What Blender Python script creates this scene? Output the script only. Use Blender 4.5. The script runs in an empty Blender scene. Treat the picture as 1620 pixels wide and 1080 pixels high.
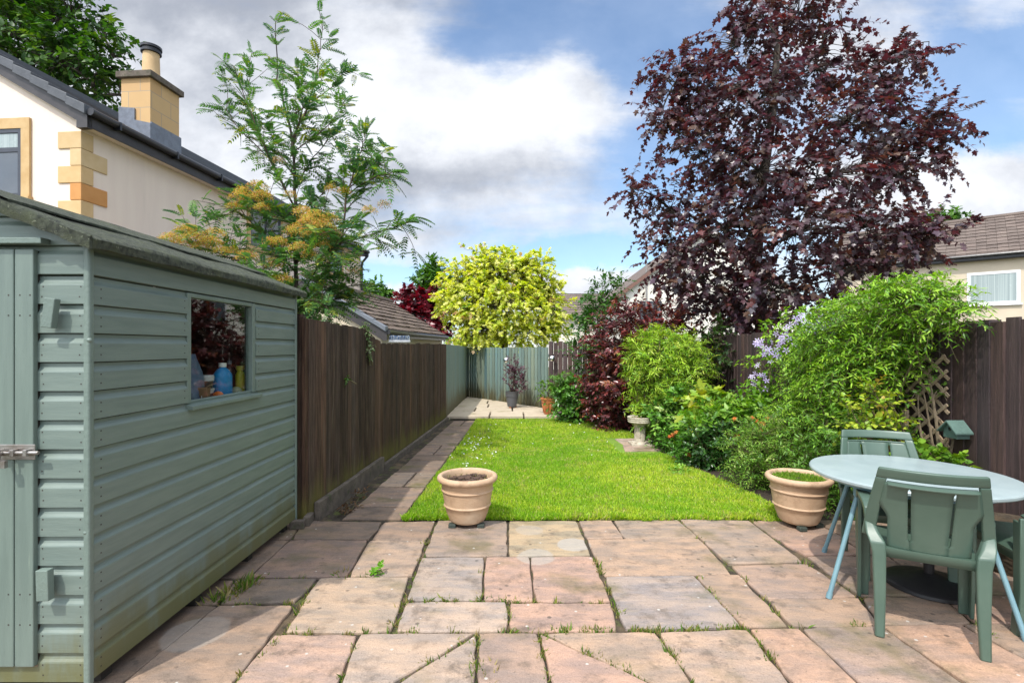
import bpy, bmesh, math, random
import numpy as np
from mathutils import Vector, Matrix
R = math.radians
S = bpy.context.scene
COL = S.collection

# ---------------------------------------------------------------- camera, sky, sun, exposure
CAMH, F, U0, V0 = 1.4, 800.0, 810.0, 548.0
cam_d = bpy.data.cameras.new('camera'); cam = bpy.data.objects.new('camera', cam_d); COL.objects.link(cam)
cam.location = (0, 0, CAMH); cam.rotation_euler = (R(90), 0, 0)
cam_d.sensor_width = 36.0; cam_d.lens = 36.0 * F / 1620.0
cam_d.shift_y = (V0 - 540.0) / 1620.0
cam_d.clip_start = 0.05; cam_d.clip_end = 3000
S.camera = cam
S.view_settings.view_transform = 'Standard'; S.view_settings.look = 'None'
S.view_settings.exposure = 0.66; S.view_settings.gamma = 1.0
try:
    S.cycles.max_bounces = 6; S.cycles.diffuse_bounces = 3; S.cycles.glossy_bounces = 3; S.cycles.transparent_max_bounces = 8
    S.cycles.use_denoising = True
except Exception:
    pass

SUN_EL, SUN_AZ = 56.0, 210.0          # azimuth clockwise from +Y: behind the camera, to its left
sd = bpy.data.lights.new('sun', 'SUN'); sd.energy = 2.6; sd.angle = R(0.9); sd.color = (1.0, 0.955, 0.88)
sun = bpy.data.objects.new('sun', sd); COL.objects.link(sun)
_to = Vector((math.sin(R(SUN_AZ)) * math.cos(R(SUN_EL)), math.cos(R(SUN_AZ)) * math.cos(R(SUN_EL)), math.sin(R(SUN_EL))))
sun.rotation_euler = (-_to).to_track_quat('-Z', 'Y').to_euler()
sun.location = _to * 50

class NT:
    """tiny helper to write node maths"""
    def __init__(s, nt): s.t = nt; s.n = nt.nodes; s.l = nt.links
    def new(s, t, **k):
        n = s.n.new(t)
        for a, b in k.items(): setattr(n, a, b)
        return n
    def put(s, sock, v):
        if isinstance(v, (int, float)): sock.default_value = v
        elif isinstance(v, (tuple, list)):
            sock.default_value = tuple(v) if len(v) == len(sock.default_value) else (*v, 1.0)
        else: s.l.new(v, sock)
    def m(s, op, a, b=0.0, c=0.0, clamp=False):
        n = s.new('ShaderNodeMath', operation=op, use_clamp=clamp)
        s.put(n.inputs[0], a); s.put(n.inputs[1], b); s.put(n.inputs[2], c)
        return n.outputs[0]
    def mix(s, f, a, b, mode='MIX'):
        n = s.new('ShaderNodeMix', data_type='RGBA', blend_type=mode)
        s.put(n.inputs['Factor'], f); s.put(n.inputs[6], a); s.put(n.inputs[7], b)
        return n.outputs[2]
    def step(s, x, a, b):
        n = s.new('ShaderNodeMapRange', interpolation_type='SMOOTHSTEP')
        s.put(n.inputs[0], x); n.inputs[1].default_value = a; n.inputs[2].default_value = b
        n.inputs[3].default_value = 0.0; n.inputs[4].default_value = 1.0
        return n.outputs[0]
    def noise(s, vec, scale, detail=4, rough=0.55, col=False):
        n = s.new('ShaderNodeTexNoise'); n.inputs['Scale'].default_value = scale
        n.inputs['Detail'].default_value = detail; n.inputs['Roughness'].default_value = rough
        if vec is not None: s.l.new(vec, n.inputs['Vector'])
        return n.outputs['Color'] if col else n.outputs['Fac']
    def mapv(s, vec, scale=(1, 1, 1), loc=(0, 0, 0), rot=(0, 0, 0)):
        n = s.new('ShaderNodeMapping'); s.l.new(vec, n.inputs['Vector'])
        n.inputs['Scale'].default_value = scale; n.inputs['Location'].default_value = loc; n.inputs['Rotation'].default_value = rot
        return n.outputs['Vector']

def build_world():
    w = bpy.data.worlds.new('World'); S.world = w; w.use_nodes = True
    k = NT(w.node_tree); w.node_tree.nodes.clear()
    out = k.new('ShaderNodeOutputWorld'); bg = k.new('ShaderNodeBackground')
    STR = 0.12
    sky = k.new('ShaderNodeTexSky', sky_type='NISHITA'); sky.sun_disc = False
    sky.sun_elevation = R(SUN_EL); sky.sun_rotation = R(SUN_AZ); sky.air_density = 1.1; sky.dust_density = 0.3; sky.ozone_density = 2.2
    tc = k.new('ShaderNodeTexCoord'); sep = k.new('ShaderNodeSeparateXYZ'); k.l.new(tc.outputs['Generated'], sep.inputs[0])
    x, y, z = sep.outputs
    dy = k.m('MAXIMUM', k.m('ABSOLUTE', y), 0.22)
    a0 = k.m('DIVIDE', x, dy); b0 = k.m('DIVIDE', z, dy)
    comb = k.new('ShaderNodeCombineXYZ'); k.put(comb.inputs[0], a0); k.put(comb.inputs[1], k.m('MULTIPLY', b0, 1.35)); k.put(comb.inputs[2], y)
    P = comb.outputs[0]
    wn = k.new('ShaderNodeSeparateColor'); k.l.new(k.noise(P, 4.6, 7, 0.62, col=True), wn.inputs[0])
    wn2 = k.new('ShaderNodeSeparateColor'); k.l.new(k.noise(P, 1.3, 3, 0.5, col=True), wn2.inputs[0])
    a = k.m('ADD', k.m('ADD', a0, k.m('MULTIPLY', k.m('SUBTRACT', wn.outputs[0], .5), .17)), k.m('MULTIPLY', k.m('SUBTRACT', wn2.outputs[0], .5), .14))
    b = k.m('ADD', k.m('ADD', b0, k.m('MULTIPLY', k.m('SUBTRACT', wn.outputs[1], .5), .13)), k.m('MULTIPLY', k.m('SUBTRACT', wn2.outputs[1], .5), .08))
    def field(blobs, base):
        acc = base
        for (u, v, ru, rv, amp) in blobs:
            ea = k.m('MULTIPLY', k.m('SUBTRACT', a, (u - U0) / F), F / ru)
            eb = k.m('MULTIPLY', k.m('SUBTRACT', b, (V0 - v) / F), F / rv)
            e = k.m('ADD', k.m('MULTIPLY', ea, ea), k.m('MULTIPLY', eb, eb))
            acc = k.m('ADD', acc, k.m('MULTIPLY', k.m('POWER', 0.36788, e), amp))
        return acc
    fine = k.noise(P, 3.1, 8, 0.6)
    streak = k.noise(k.mapv(P, (1.0, 3.4, 1), rot=(0, 0, R(18))), 2.6, 6, 0.6)
    cover = field([(735, 95, 80, 45, -.42), (830, 55, 170, 60, -.30), (1590, 85, 120, 42, -1.15), (1510, 195, 150, 55, -.52),
                   (1040, 180, 90, 150, -.34), (960, 70, 150, 90, -.30), (1010, 270, 110, 60, -.26), (1130, 100, 200, 100, -.14), (930, 398, 140, 24, -.75), (620, 440, 110, 22, -.75),
                   (1000, 400, 70, 24, -.35), (800, 190, 190, 80, .55), (905, 125, 65, 60, .50), (640, 170, 90, 90, .4),
                   (1530, 300, 190, 62, .75), (930, 438, 120, 26, .7), (640, 468, 60, 22, .5), (280, 120, 360, 240, .4), (560, 200, 120, 120, .25),
                   (1120, 30, 120, 60, -.15), (1330, 60, 160, 60, .25)], 0.53)
    cover = k.m('ADD', cover, k.m('MULTIPLY', k.m('SUBTRACT', fine, .5), .75))
    cover = k.m('ADD', cover, k.m('MULTIPLY', k.m('SUBTRACT', streak, .5), 1.0))
    mask = k.m('ADD', .20, k.m('MULTIPLY', k.step(cover, .14, .86), .80))
    shade = field([(330, 10, 300, 90, .68), (720, 275, 190, 42, .46), (800, 10, 260, 40, .25), (600, 300, 90, 60, .35), (870, 250, 130, 40, .30), (1560, 345, 190, 30, .22),
                   (230, 190, 260, 90, .22), (840, 160, 120, 60, -.35), (560, 150, 100, 130, -.3), (1120, 60, 300, 120, .30), (780, 350, 300, 26, .05)], 0.24)
    shade = k.m('ADD', shade, k.m('MULTIPLY', k.m('SUBTRACT', k.noise(P, 5.2, 8, .58), .5), 1.5))
    shade = k.step(shade, .0, 1.0)
    g = 1.0 / STR
    cc = k.mix(shade, (.66 * g, .68 * g, .72 * g), (.275 * g, .30 * g, .355 * g))
    skyc = k.mix(1.0, sky.outputs[0], (0.80, 1.0, 1.12, 1), 'MULTIPLY')
    # cloud close to the sun (high up, behind the camera) boosted to fill shadows
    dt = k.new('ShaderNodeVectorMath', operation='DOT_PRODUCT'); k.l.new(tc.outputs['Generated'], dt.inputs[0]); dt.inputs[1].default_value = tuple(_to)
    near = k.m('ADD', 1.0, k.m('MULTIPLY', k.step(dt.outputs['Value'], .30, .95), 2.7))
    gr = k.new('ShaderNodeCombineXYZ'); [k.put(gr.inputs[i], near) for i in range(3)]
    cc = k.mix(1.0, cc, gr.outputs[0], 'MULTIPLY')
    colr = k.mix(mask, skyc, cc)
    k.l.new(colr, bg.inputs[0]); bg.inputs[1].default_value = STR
    k.l.new(bg.outputs[0], out.inputs[0])
    try:
        w.cycles.sampling_method = 'MANUAL'; w.cycles.sample_map_resolution = 512
    except Exception: pass
build_world()

# ---------------------------------------------------------------- helpers
rng = np.random.default_rng(7); random.seed(7)
def G(u, v, z=0.0):                       # pixel on a level plane of height z -> world
    y = (CAMH - z) * F / (v - V0)
    return ((u - U0) / F * y, y, z)
def W(u, v, y):                           # pixel at depth y -> world
    return ((u - U0) / F * y, y, CAMH - (v - V0) / F * y)
ORIG = {}
def thing(name, label, cat, loc=(0, 0, 0), rz=0.0, group=None):
    o = bpy.data.objects.new(name, None); COL.objects.link(o); o.location = loc; o.rotation_euler = (0, 0, rz)
    o.empty_display_size = .1
    o['label'] = label; o['category'] = cat
    if group: o['group'] = group
    ORIG[o.name] = Vector(loc); return o
def tag(o, label, cat, group=None, kind=None):
    if label: o['label'] = label
    if cat: o['category'] = cat
    if group: o['group'] = group
    if kind: o['kind'] = kind
    return o
def link(name, me, mat, parent=None, local=False, smooth=False, mods=(), origin=None):
    """me is in world coordinates unless local; parents are unrotated when world coordinates are used"""
    o = bpy.data.objects.new(name, me); COL.objects.link(o)
    if mat is not None: me.materials.append(mat)
    off = None
    if parent is not None:
        o.parent = parent
        org = ORIG.get(parent.name, Vector((0, 0, 0))); ORIG[o.name] = org
        if not local: off = org
    elif origin is not None:
        off = Vector(origin); o.location = off; ORIG[o.name] = off
        if local: off = None
    if off is not None and off.length > 0: me.transform(Matrix.Translation(-off))
    if smooth:
        me.polygons.foreach_set('use_smooth', [True] * len(me.polygons))
        if smooth != True and smooth > 0:
            try: me.set_sharp_from_angle(angle=R(smooth))
            except Exception: pass
    for mt in mods:
        t, kw = mt; md = o.modifiers.new(t.lower(), t)
        for a, b in kw.items(): setattr(md, a, b)
    me.update(); return o
BEV = lambda w=.004, s=2: ('BEVEL', dict(width=w, segments=s, limit_method='ANGLE', angle_limit=R(35)))

class MB:
    def __init__(s): s.v = []; s.f = []; s.c = []
    def add(s, vs, fs, col=(1, 1, 1)):
        o = len(s.v); s.v += [tuple(p) for p in vs]
        for f in fs: s.f.append(tuple(i + o for i in f)); s.c.append(col)
        return s
    def box(s, lo, hi, col=(1, 1, 1)):
        (a, b, c), (d, e, f) = lo, hi
        return s.add([(a,b,c),(d,b,c),(d,e,c),(a,e,c),(a,b,f),(d,b,f),(d,e,f),(a,e,f)],
                     [(3,2,1,0),(4,5,6,7),(0,1,5,4),(1,2,6,5),(2,3,7,6),(3,0,4,7)], col)
    def obox(s, c, ax, ay, az, col=(1, 1, 1)):     # centre and half-axes
        c, ax, ay, az = map(Vector, (c, ax, ay, az))
        vs = [c + ax*i + ay*j + az*k for k in (-1, 1) for i, j in ((-1,-1),(1,-1),(1,1),(-1,1))]
        return s.add(vs, [(3,2,1,0),(4,5,6,7),(0,1,5,4),(1,2,6,5),(2,3,7,6),(3,0,4,7)], col)
    def prism(s, poly, d, col=(1, 1, 1)):          # polygon of 3-D points extruded by the vector d
        n = len(poly); d = Vector(d); p = [Vector(q) for q in poly]
        return s.add(p + [q + d for q in p], [tuple(range(n))[::-1], tuple(range(n, 2*n))] + [(i, (i+1) % n, n + (i+1) % n, n + i) for i in range(n)], col)
    def tube(s, pts, rad, n=6, col=(1, 1, 1), cap=True):
        pts = [Vector(p) for p in pts]; m = len(pts)
        if not hasattr(rad, '__len__'): rad = [rad] * m
        vs = []; ref = None
        for i, p in enumerate(pts):
            t = (pts[min(i+1, m-1)] - pts[max(i-1, 0)]); t = t.normalized() if t.length > 1e-9 else Vector((0, 0, 1))
            if ref is None: ref = Vector((1, 0, 0)) if abs(t.x) < .8 else Vector((0, 1, 0))
            a = t.cross(ref).normalized(); b = t.cross(a).normalized(); ref = -b if False else ref
            for k in range(n):
                th = 2 * math.pi * k / n; vs.append(p + (a * math.cos(th) + b * math.sin(th)) * rad[i])
        fs = [(i*n + k, (i+1)*n + k, (i+1)*n + (k+1) % n, i*n + (k+1) % n) for i in range(m-1) for k in range(n)]
        if cap: fs += [tuple(range(n)), tuple(range((m-1)*n, m*n))[::-1]]
        return s.add(vs, fs, col)
    def lathe(s, c, prof, n=32, col=(1, 1, 1)):    # prof: (radius, z) from inside/bottom outwards
        c = Vector(c); vs = []; m = len(prof)
        for r, z in prof:
            for k in range(n):
                th = 2 * math.pi * k / n; vs.append(c + Vector((r * math.cos(th), r * math.sin(th), z)))
        fs = [(i*n + k, i*n + (k+1) % n, (i+1)*n + (k+1) % n, (i+1)*n + k) for i in range(m-1) for k in range(n)]
        return s.add(vs, fs, col)
    def mesh(s, name):
        me = bpy.data.meshes.new(name); me.from_pydata(s.v, [], s.f)
        at = me.color_attributes.new('Col', 'FLOAT_COLOR', 'CORNER')
        arr = np.repeat(np.array([(*c, 1.0) for c in s.c], dtype=np.float32), [len(f) for f in s.f], axis=0)
        at.data.foreach_set('color', arr.ravel()); return me
    def build(s, name, mat, parent=None, **k): return link(name, s.mesh(name), mat, parent, **k)

# ---------------------------------------------------------------- materials
def new_mat(name):
    m = bpy.data.materials.new(name); m.use_nodes = True; k = NT(m.node_tree)
    b = next(n for n in k.n if n.type == 'BSDF_PRINCIPLED'); return m, k, b
def pm(name, c1, c2=None, scale=6.0, rough=.6, bump=0.0, bscale=None, stretch=(1, 1, 1), col=False, spots=None, stain=None, metal=0.0, coord='Object', spec=.5, bdist=.02, c3=None):
    """noise-mottled principled material; spots=(colour, scale, lo, hi); stain=(colour, scale, amount, z0, z1)"""
    m, k, b = new_mat(name); tc = k.new('ShaderNodeTexCoord').outputs[coord]
    vec = k.mapv(tc, stretch); c2 = c2 or tuple(x * .8 for x in c1)
    f = k.noise(vec, scale, 6, .6); c = k.mix(k.step(f, .3, .7), c1, c2)
    if c3: c = k.mix(k.step(k.noise(tc, scale * .27, 4, .6), .48, .68), c, c3)
    if col:
        at = k.new('ShaderNodeAttribute', attribute_name='Col'); c = k.mix(1.0, c, at.outputs['Color'], 'MULTIPLY')
    if spots:
        sc, ss, lo, hi = spots; c = k.mix(k.step(k.noise(vec if stretch[2] < 1 else tc, ss * (.25 if stretch[2] < 1 else 1), 5, .65), lo, hi), c, sc)
    if stain:
        sc, ss, amt, z0, z1 = stain
        sep = k.new('ShaderNodeSeparateXYZ'); k.l.new(k.new('ShaderNodeNewGeometry').outputs['Position'], sep.inputs[0])
        h = k.step(sep.outputs[2], z1, z0)
        n2 = k.step(k.m('ADD', k.noise(k.mapv(tc, (1, 1, .25)), ss, 5, .65), k.m('MULTIPLY', h, .35)), .55, .85)
        c = k.mix(k.m('MULTIPLY', k.m('MULTIPLY', n2, h), amt), c, sc)
    k.l.new(c, b.inputs['Base Color']) if not isinstance(c, tuple) else None
    rr = k.m('ADD', rough - .08, k.m('MULTIPLY', k.noise(tc, scale * 2.3, 3), .16)); k.l.new(rr, b.inputs['Roughness'])
    b.inputs['Metallic'].default_value = metal; b.inputs['Specular IOR Level'].default_value = spec
    if bump:
        bp = k.new('ShaderNodeBump'); bp.inputs['Strength'].default_value = bump; bp.inputs['Distance'].default_value = bdist
        k.l.new(k.noise(vec, bscale or scale * 3, 6, .65), bp.inputs['Height']); k.l.new(bp.outputs[0], b.inputs['Normal'])
    return m
def leaf_mat(name, rough=.45, trans=.35, tint=(1, 1, 1), spec=.4, sat=1.15):
    m, k, b = new_mat(name); at = k.new('ShaderNodeAttribute', attribute_name='Col').outputs['Color']
    k.l.new(at, b.inputs['Base Color']); b.inputs['Roughness'].default_value = rough; b.inputs['Specular IOR Level'].default_value = spec
    tr = k.new('ShaderNodeBsdfTranslucent'); hs = k.new('ShaderNodeHueSaturation'); hs.inputs['Saturation'].default_value = sat; hs.inputs['Value'].default_value = 1.25
    k.l.new(at, hs.inputs['Color']); k.l.new(k.mix(1.0, hs.outputs[0], tint, 'MULTIPLY'), tr.inputs[0])
    mx = k.new('ShaderNodeMixShader'); mx.inputs[0].default_value = trans
    out = next(n for n in k.n if n.type == 'OUTPUT_MATERIAL')
    k.l.new(b.outputs[0], mx.inputs[1]); k.l.new(tr.outputs[0], mx.inputs[2]); k.l.new(mx.outputs[0], out.inputs[0]); return m
def glass_mat(name, tint=(.9, .95, .95), refl=1.0, base=.06):
    m, k, b = new_mat(name); out = next(n for n in k.n if n.type == 'OUTPUT_MATERIAL'); k.n.remove(b)
    tr = k.new('ShaderNodeBsdfTransparent'); tr.inputs[0].default_value = (*tint, 1)
    gl = k.new('ShaderNodeBsdfGlossy'); gl.inputs['Roughness'].default_value = .02
    fr = k.new('ShaderNodeLayerWeight'); fr.inputs[0].default_value = .5; fr = k.m('POWER', fr.outputs['Facing'], 4.0)
    mx = k.new('ShaderNodeMixShader'); k.l.new(k.m('ADD', k.m('MULTIPLY', fr, refl), base, clamp=True), mx.inputs[0])
    k.l.new(tr.outputs[0], mx.inputs[1]); k.l.new(gl.outputs[0], mx.inputs[2]); k.l.new(mx.outputs[0], out.inputs[0]); return m

M = {}
M['shed'] = pm('shed_paint', (.170, .216, .186), (.140, .183, .160), 3.0, .42, bump=.10, bscale=14, stretch=(1.2, 1.2, 13), stain=((.12, .115, .035), 6, .85, .06, .50), spots=((.22, .26, .21), 30, .70, .80), spec=.45)
M['shed_trim'] = pm('shed_trim_paint', (.165, .215, .183), (.138, .182, .156), 5.0, .42, bump=.2, bscale=40, spots=((.25, .22, .15), 34, .72, .82))
M['shed_door'] = pm('shed_door_paint', (.155, .202, .172), (.130, .172, .148), 4.0, .42, bump=.12, bscale=30, stretch=(6, 1, .6), spots=((.20, .25, .20), 18, .68, .8))
M['felt'] = pm('roof_felt', (.115, .130, .088), (.030, .036, .027), 42.0, .95, bump=1.0, bscale=200, spots=((.27, .29, .20), 60, .60, .72), c3=(.09, .105, .055))
M['raw_wood'] = pm('weathered_wood', (.22, .17, .11), (.12, .09, .055), 6, .8, bump=.3, bscale=30, stretch=(1, 1, .3))
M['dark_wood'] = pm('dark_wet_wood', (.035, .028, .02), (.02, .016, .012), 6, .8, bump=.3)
M['fence'] = pm('brown_fence_stain', (.105, .063, .043), (.038, .024, .017), 5, .75, spec=.22, bump=.5, bscale=22, stretch=(9, 9, .55), col=True, spots=((.18, .135, .095), 15, .55, .78), stain=((.15, .14, .03), 7, .8, -.05, .55))
M['fence_right'] = pm('right_fence_stain', (.085, .054, .050), (.045, .029, .028), 5, .7, bump=.5, bscale=22, stretch=(9, 9, .55), col=True, spots=((.15, .12, .11), 15, .66, .84))
M['fence_green'] = pm('sage_fence_paint', (.185, .255, .215), (.15, .21, .18), 5, .6, bump=.3, bscale=22, stretch=(9, 9, .55), col=True, stain=((.10, .085, .035), 6, 1.0, .02, .85))
M['concrete'] = pm('old_concrete', (.155, .125, .095), (.085, .068, .052), 9, .9, bump=.5, bscale=60, spots=((.07, .075, .035), 8, .56, .7))
M['steel'] = pm('galvanised_steel', (.42, .40, .38), (.26, .22, .19), 14, .38, metal=.85, spots=((.30, .12, .05), 22, .64, .74))
M['rust'] = pm('rusty_steel', (.07, .06, .05), (.04, .035, .03), 30, .7, metal=.3)
M['render'] = pm('cream_render', (.83, .695, .58), (.79, .65, .545), 2.2, .9, bump=.15, bscale=90, stretch=(1.6, 1.6, .22), spots=((.70, .58, .48), 6, .58, .88))
M['render_white'] = pm('white_render', (.78, .74, .66), (.70, .66, .58), 1.5, .9, bump=.1, bscale=60)
M['render_beige'] = pm('beige_render', (.60, .51, .385), (.55, .465, .35), 1.5, .9, bump=.1, bscale=60)
M['stone'] = pm('sandstone', (.58, .40, .20), (.50, .32, .14), 4, .85, bump=.2, bscale=60, col=True)
M['slate'] = pm('dark_tile', (.075, .08, .09), (.05, .054, .062), 5, .5, bump=.25, bscale=40, spots=((.13, .14, .13), 22, .66, .8))
M['tile'] = pm('brown_concrete_tile', (.145, .105, .080), (.085, .062, .05), 5, .85, bump=.4, bscale=40, col=True, spots=((.17, .15, .075), 9, .60, .74))
M['tile_far'] = pm('brown_roof_tile', (.15, .115, .095), (.11, .082, .068), 2, .85, bump=.2, bscale=20, col=True, spots=((.20, .17, .13), 4, .6, .76))
M['fascia'] = pm('dark_fascia', (.045, .038, .038), (.03, .026, .028), 6, .5)
M['black_pipe'] = pm('black_gutter', (.018, .018, .022), (.012, .012, .015), 6, .35)
M['grey_frame'] = pm('anthracite_frame', (.04, .045, .06), (.03, .034, .045), 6, .35)
M['white_frame'] = pm('white_upvc', (.80, .80, .80), (.74, .74, .75), 6, .35)
M['lead'] = pm('lead_flashing', (.17, .19, .23), (.12, .135, .165), 9, .45, bump=.2)
M['clay'] = pm('clay_chimney_pot', (.62, .43, .23), (.55, .37, .19), 5, .8)
M['terracotta'] = pm('sandy_terracotta', (.52, .355, .225), (.45, .295, .18), 7, .66, bump=.2, bscale=90, spots=((.33, .21, .125), 11, .54, .74), c3=(.60, .45, .31))
M['terracotta_red'] = pm('red_terracotta', (.50, .17, .06), (.42, .135, .05), 6, .55, bump=.05)
M['grey_pot'] = pm('grey_plastic', (.10, .105, .115), (.085, .09, .098), 6, .45)
M['soil'] = pm('soil', (.055, .036, .024), (.028, .019, .012), 20, .95, bump=1.0, bscale=60)
M['plastic'] = pm('green_garden_plastic', (.078, .122, .092), (.062, .104, .077), 5, .38, bump=.05, bscale=180, spots=((.10, .15, .11), 20, .66, .8), spec=.5)
M['table_top'] = pm('blue_grey_table_top', (.33, .395, .395), (.275, .34, .345), 5, .34, spots=((.22, .29, .30), 11, .62, .80), bump=.04, bscale=30)
M['table_leg'] = pm('blue_grey_table_leg', (.17, .30, .34), (.14, .25, .29), 8, .4, spots=((.25, .33, .34), 30, .66, .78))
M['black_iron'] = pm('black_cast_iron', (.018, .017, .018), (.012, .011, .012), 10, .5, bump=.1)
M['wicker'] = pm('dark_wicker', (.075, .05, .026), (.035, .024, .013), 18, .75, bump=.5)
M['bath_stone'] = pm('reconstituted_stone', (.52, .46, .36), (.36, .31, .235), 14, .9, bump=.35, bscale=60, spots=((.20, .17, .115), 18, .55, .72))
M['mirror'] = pm('silver_sphere', (.85, .85, .87), (.78, .78, .80), 6, .12, metal=1.0)
M['trellis'] = pm('weathered_trellis_wood', (.50, .37, .25), (.36, .26, .17), 9, .8, bump=.3, bscale=40)
M['birdbox'] = pm('green_birdbox_paint', (.10, .17, .145), (.075, .13, .11), 12, .6, bump=.2)
M['bark'] = pm('grey_bark', (.085, .066, .05), (.04, .031, .025), 9, .9, bump=.7, bscale=40, stretch=(2, 2, .5))
M['twig'] = pm('green_brown_twig', (.13, .11, .045), (.085, .065, .03), 9, .8)
M['twig_red'] = pm('brown_twig', (.11, .068, .045), (.065, .04, .03), 9, .8)
M['leaf'] = leaf_mat('leaf', .42, .34)
M['leaf_gloss'] = leaf_mat('glossy_leaf', .28, .22, spec=.5)
M['leaf_purple'] = leaf_mat('purple_leaf', .34, .30, tint=(1.6, .66, .68), spec=.5)
M['leaf_soft'] = leaf_mat('soft_leaf', .5, .45)
M['petal'] = leaf_mat('petal', .6, .3)
M['grass'] = leaf_mat('grass_blade', .5, .40)
M['glass'] = glass_mat('shed_glass', (.93, .96, .94), .9, .035)
M['pane'] = pm('dark_window_pane', (.06, .075, .09), (.05, .06, .072), 2, .06, spec=1.0)
M['blind'] = pm('vertical_blind_fabric', (.40, .46, .45), (.24, .29, .29), 3, .25, stretch=(14, 14, .05))
# ---------------------------------------------------------------- foliage helpers
def T(vs, fs): return np.array(vs, dtype=np.float64), np.array(fs, dtype=np.int64)
def tmpl_blade(w, fold=.12, droop=.10, widest=.45):       # pointed leaf, folded along the midrib
    return T([(0, 0, 0), (w, widest * .55, fold * w * 2), (-w, widest * .55, fold * w * 2), (w * .8, widest * 1.25, fold * w * 2 - droop * .4), (-w * .8, widest * 1.25, fold * w * 2 - droop * .4), (0, 1, -droop), (0, widest, -droop * .2)],
             [(0, 1, 6), (1, 3, 6), (3, 5, 6), (0, 6, 2), (2, 6, 4), (4, 6, 5)])
LANCE = tmpl_blade(.13); OVATE = tmpl_blade(.27); ROUND = tmpl_blade(.40, widest=.5, droop=.05); NARROW = tmpl_blade(.075, droop=.22); LEAFLET = T([(0, 0, 0), (.15, .45, .03), (-.15, .45, .03), (0, 1, -.05)], [(0, 1, 2), (1, 3, 2)])
def tmpl_maple(fold=.10, droop=.16):
    half = [(0, 0), (.16, -.06), (.40, .06), (.30, .22), (.62, .52), (.40, .56), (.22, .58), (.22, .80), (0, 1.0)]
    vs = [(0, .32, 0)]; fs = []
    for sgn in (1, -1):
        o = len(vs)
        for x, y in half: vs.append((sgn * x, y, fold * x * 1.2 - droop * y * y))
        for i in range(len(half) - 1): fs.append((0, o + i, o + i + 1) if sgn > 0 else (0, o + i + 1, o + i))
    return T(vs, fs)
MAPLE = tmpl_maple(); LFT = tmpl_blade(.19, droop=.06, fold=.05)
def nrm(a): return a / np.maximum(np.linalg.norm(a, axis=-1, keepdims=True), 1e-9)
def leaves(name, mat, parent, pos, yd, up, size, col, tmpl, jit=.0, as_top=None):
    tv, tf = tmpl; pos = np.asarray(pos, float); N = len(pos)
    y = nrm(np.asarray(yd, float)); z = np.asarray(up, float); x = nrm(np.cross(y, z)); z = np.cross(x, y)
    size = np.broadcast_to(np.asarray(size, float), (N,))
    v = (tv[None, :, 0, None] * x[:, None, :] + tv[None, :, 1, None] * y[:, None, :] + tv[None, :, 2, None] * z[:, None, :]) * size[:, None, None] + pos[:, None, :]
    f = tf[None] + (np.arange(N) * len(tv))[:, None, None]
    v = v.reshape(-1, 3); f = f.reshape(-1, 3)
    if parent is not None:
        v = v - np.array(ORIG.get(parent.name, Vector((0, 0, 0))))
    me = bpy.data.meshes.new(name)
    me.vertices.add(len(v)); me.vertices.foreach_set('co', v.astype(np.float32).ravel())
    me.loops.add(f.size); me.loops.foreach_set('vertex_index', f.astype(np.int32).ravel())
    me.polygons.add(len(f)); me.polygons.foreach_set('loop_start', np.arange(0, f.size, 3, dtype=np.int32))
    me.update(calc_edges=True)
    at = me.color_attributes.new('Col', 'FLOAT_COLOR', 'POINT')
    c = np.ones((N, len(tv), 4), np.float32); c[:, :, :3] = np.asarray(col)[:, None, :]
    at.data.foreach_set('color', c.ravel()); me.materials.append(mat)
    o = bpy.data.objects.new(name, me); COL.objects.link(o)
    if parent is not None: o.parent = parent; ORIG[o.name] = ORIG.get(parent.name, Vector((0, 0, 0)))
    return o
def pick(cols, n, r, clump=None, jit=.12):
    """random colour per leaf out of a weighted list [(rgb, weight)]"""
    w = np.array([c[1] for c in cols], float); w /= w.sum(); cc = np.array([c[0] for c in cols])
    if clump is None: idx = r.choice(len(cols), n, p=w)
    else:
        m = clump.max() + 1; base = r.choice(len(cols), m, p=w)
        idx = np.where(r.random(n) < .72, base[clump], r.choice(len(cols), n, p=w))
    return np.clip(cc[idx] * (1 + r.normal(0, jit, (n, 1))), .002, 1)
def in_blobs(blobs, n, r, shell=.30, up_only=False):
    """sample points in ellipsoids (cx,cy,cz,rx,ry,rz); returns points and outward directions"""
    b = np.array(blobs, float); vol = (b[:, 3] * b[:, 4] * b[:, 5]) ** .72; idx = r.choice(len(b), n, p=vol / vol.sum())
    d = nrm(r.normal(size=(n, 3))); 
    rad = np.where(r.random(n) < .72, 1 - np.abs(r.normal(0, shell, n)), r.random(n) ** .5); rad = np.clip(rad, .05, 1.12)
    lump = 1 + .16 * np.sin(d[:, 0] * 5.1 + idx) * np.sin(d[:, 1] * 4.3 + 2 * idx) + .12 * np.sin(d[:, 2] * 7.7 + 3 * idx)
    p = b[idx, :3] + d * b[idx, 3:] * (rad * lump)[:, None]
    return p, nrm(d / b[idx, 3:]), idx
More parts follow.
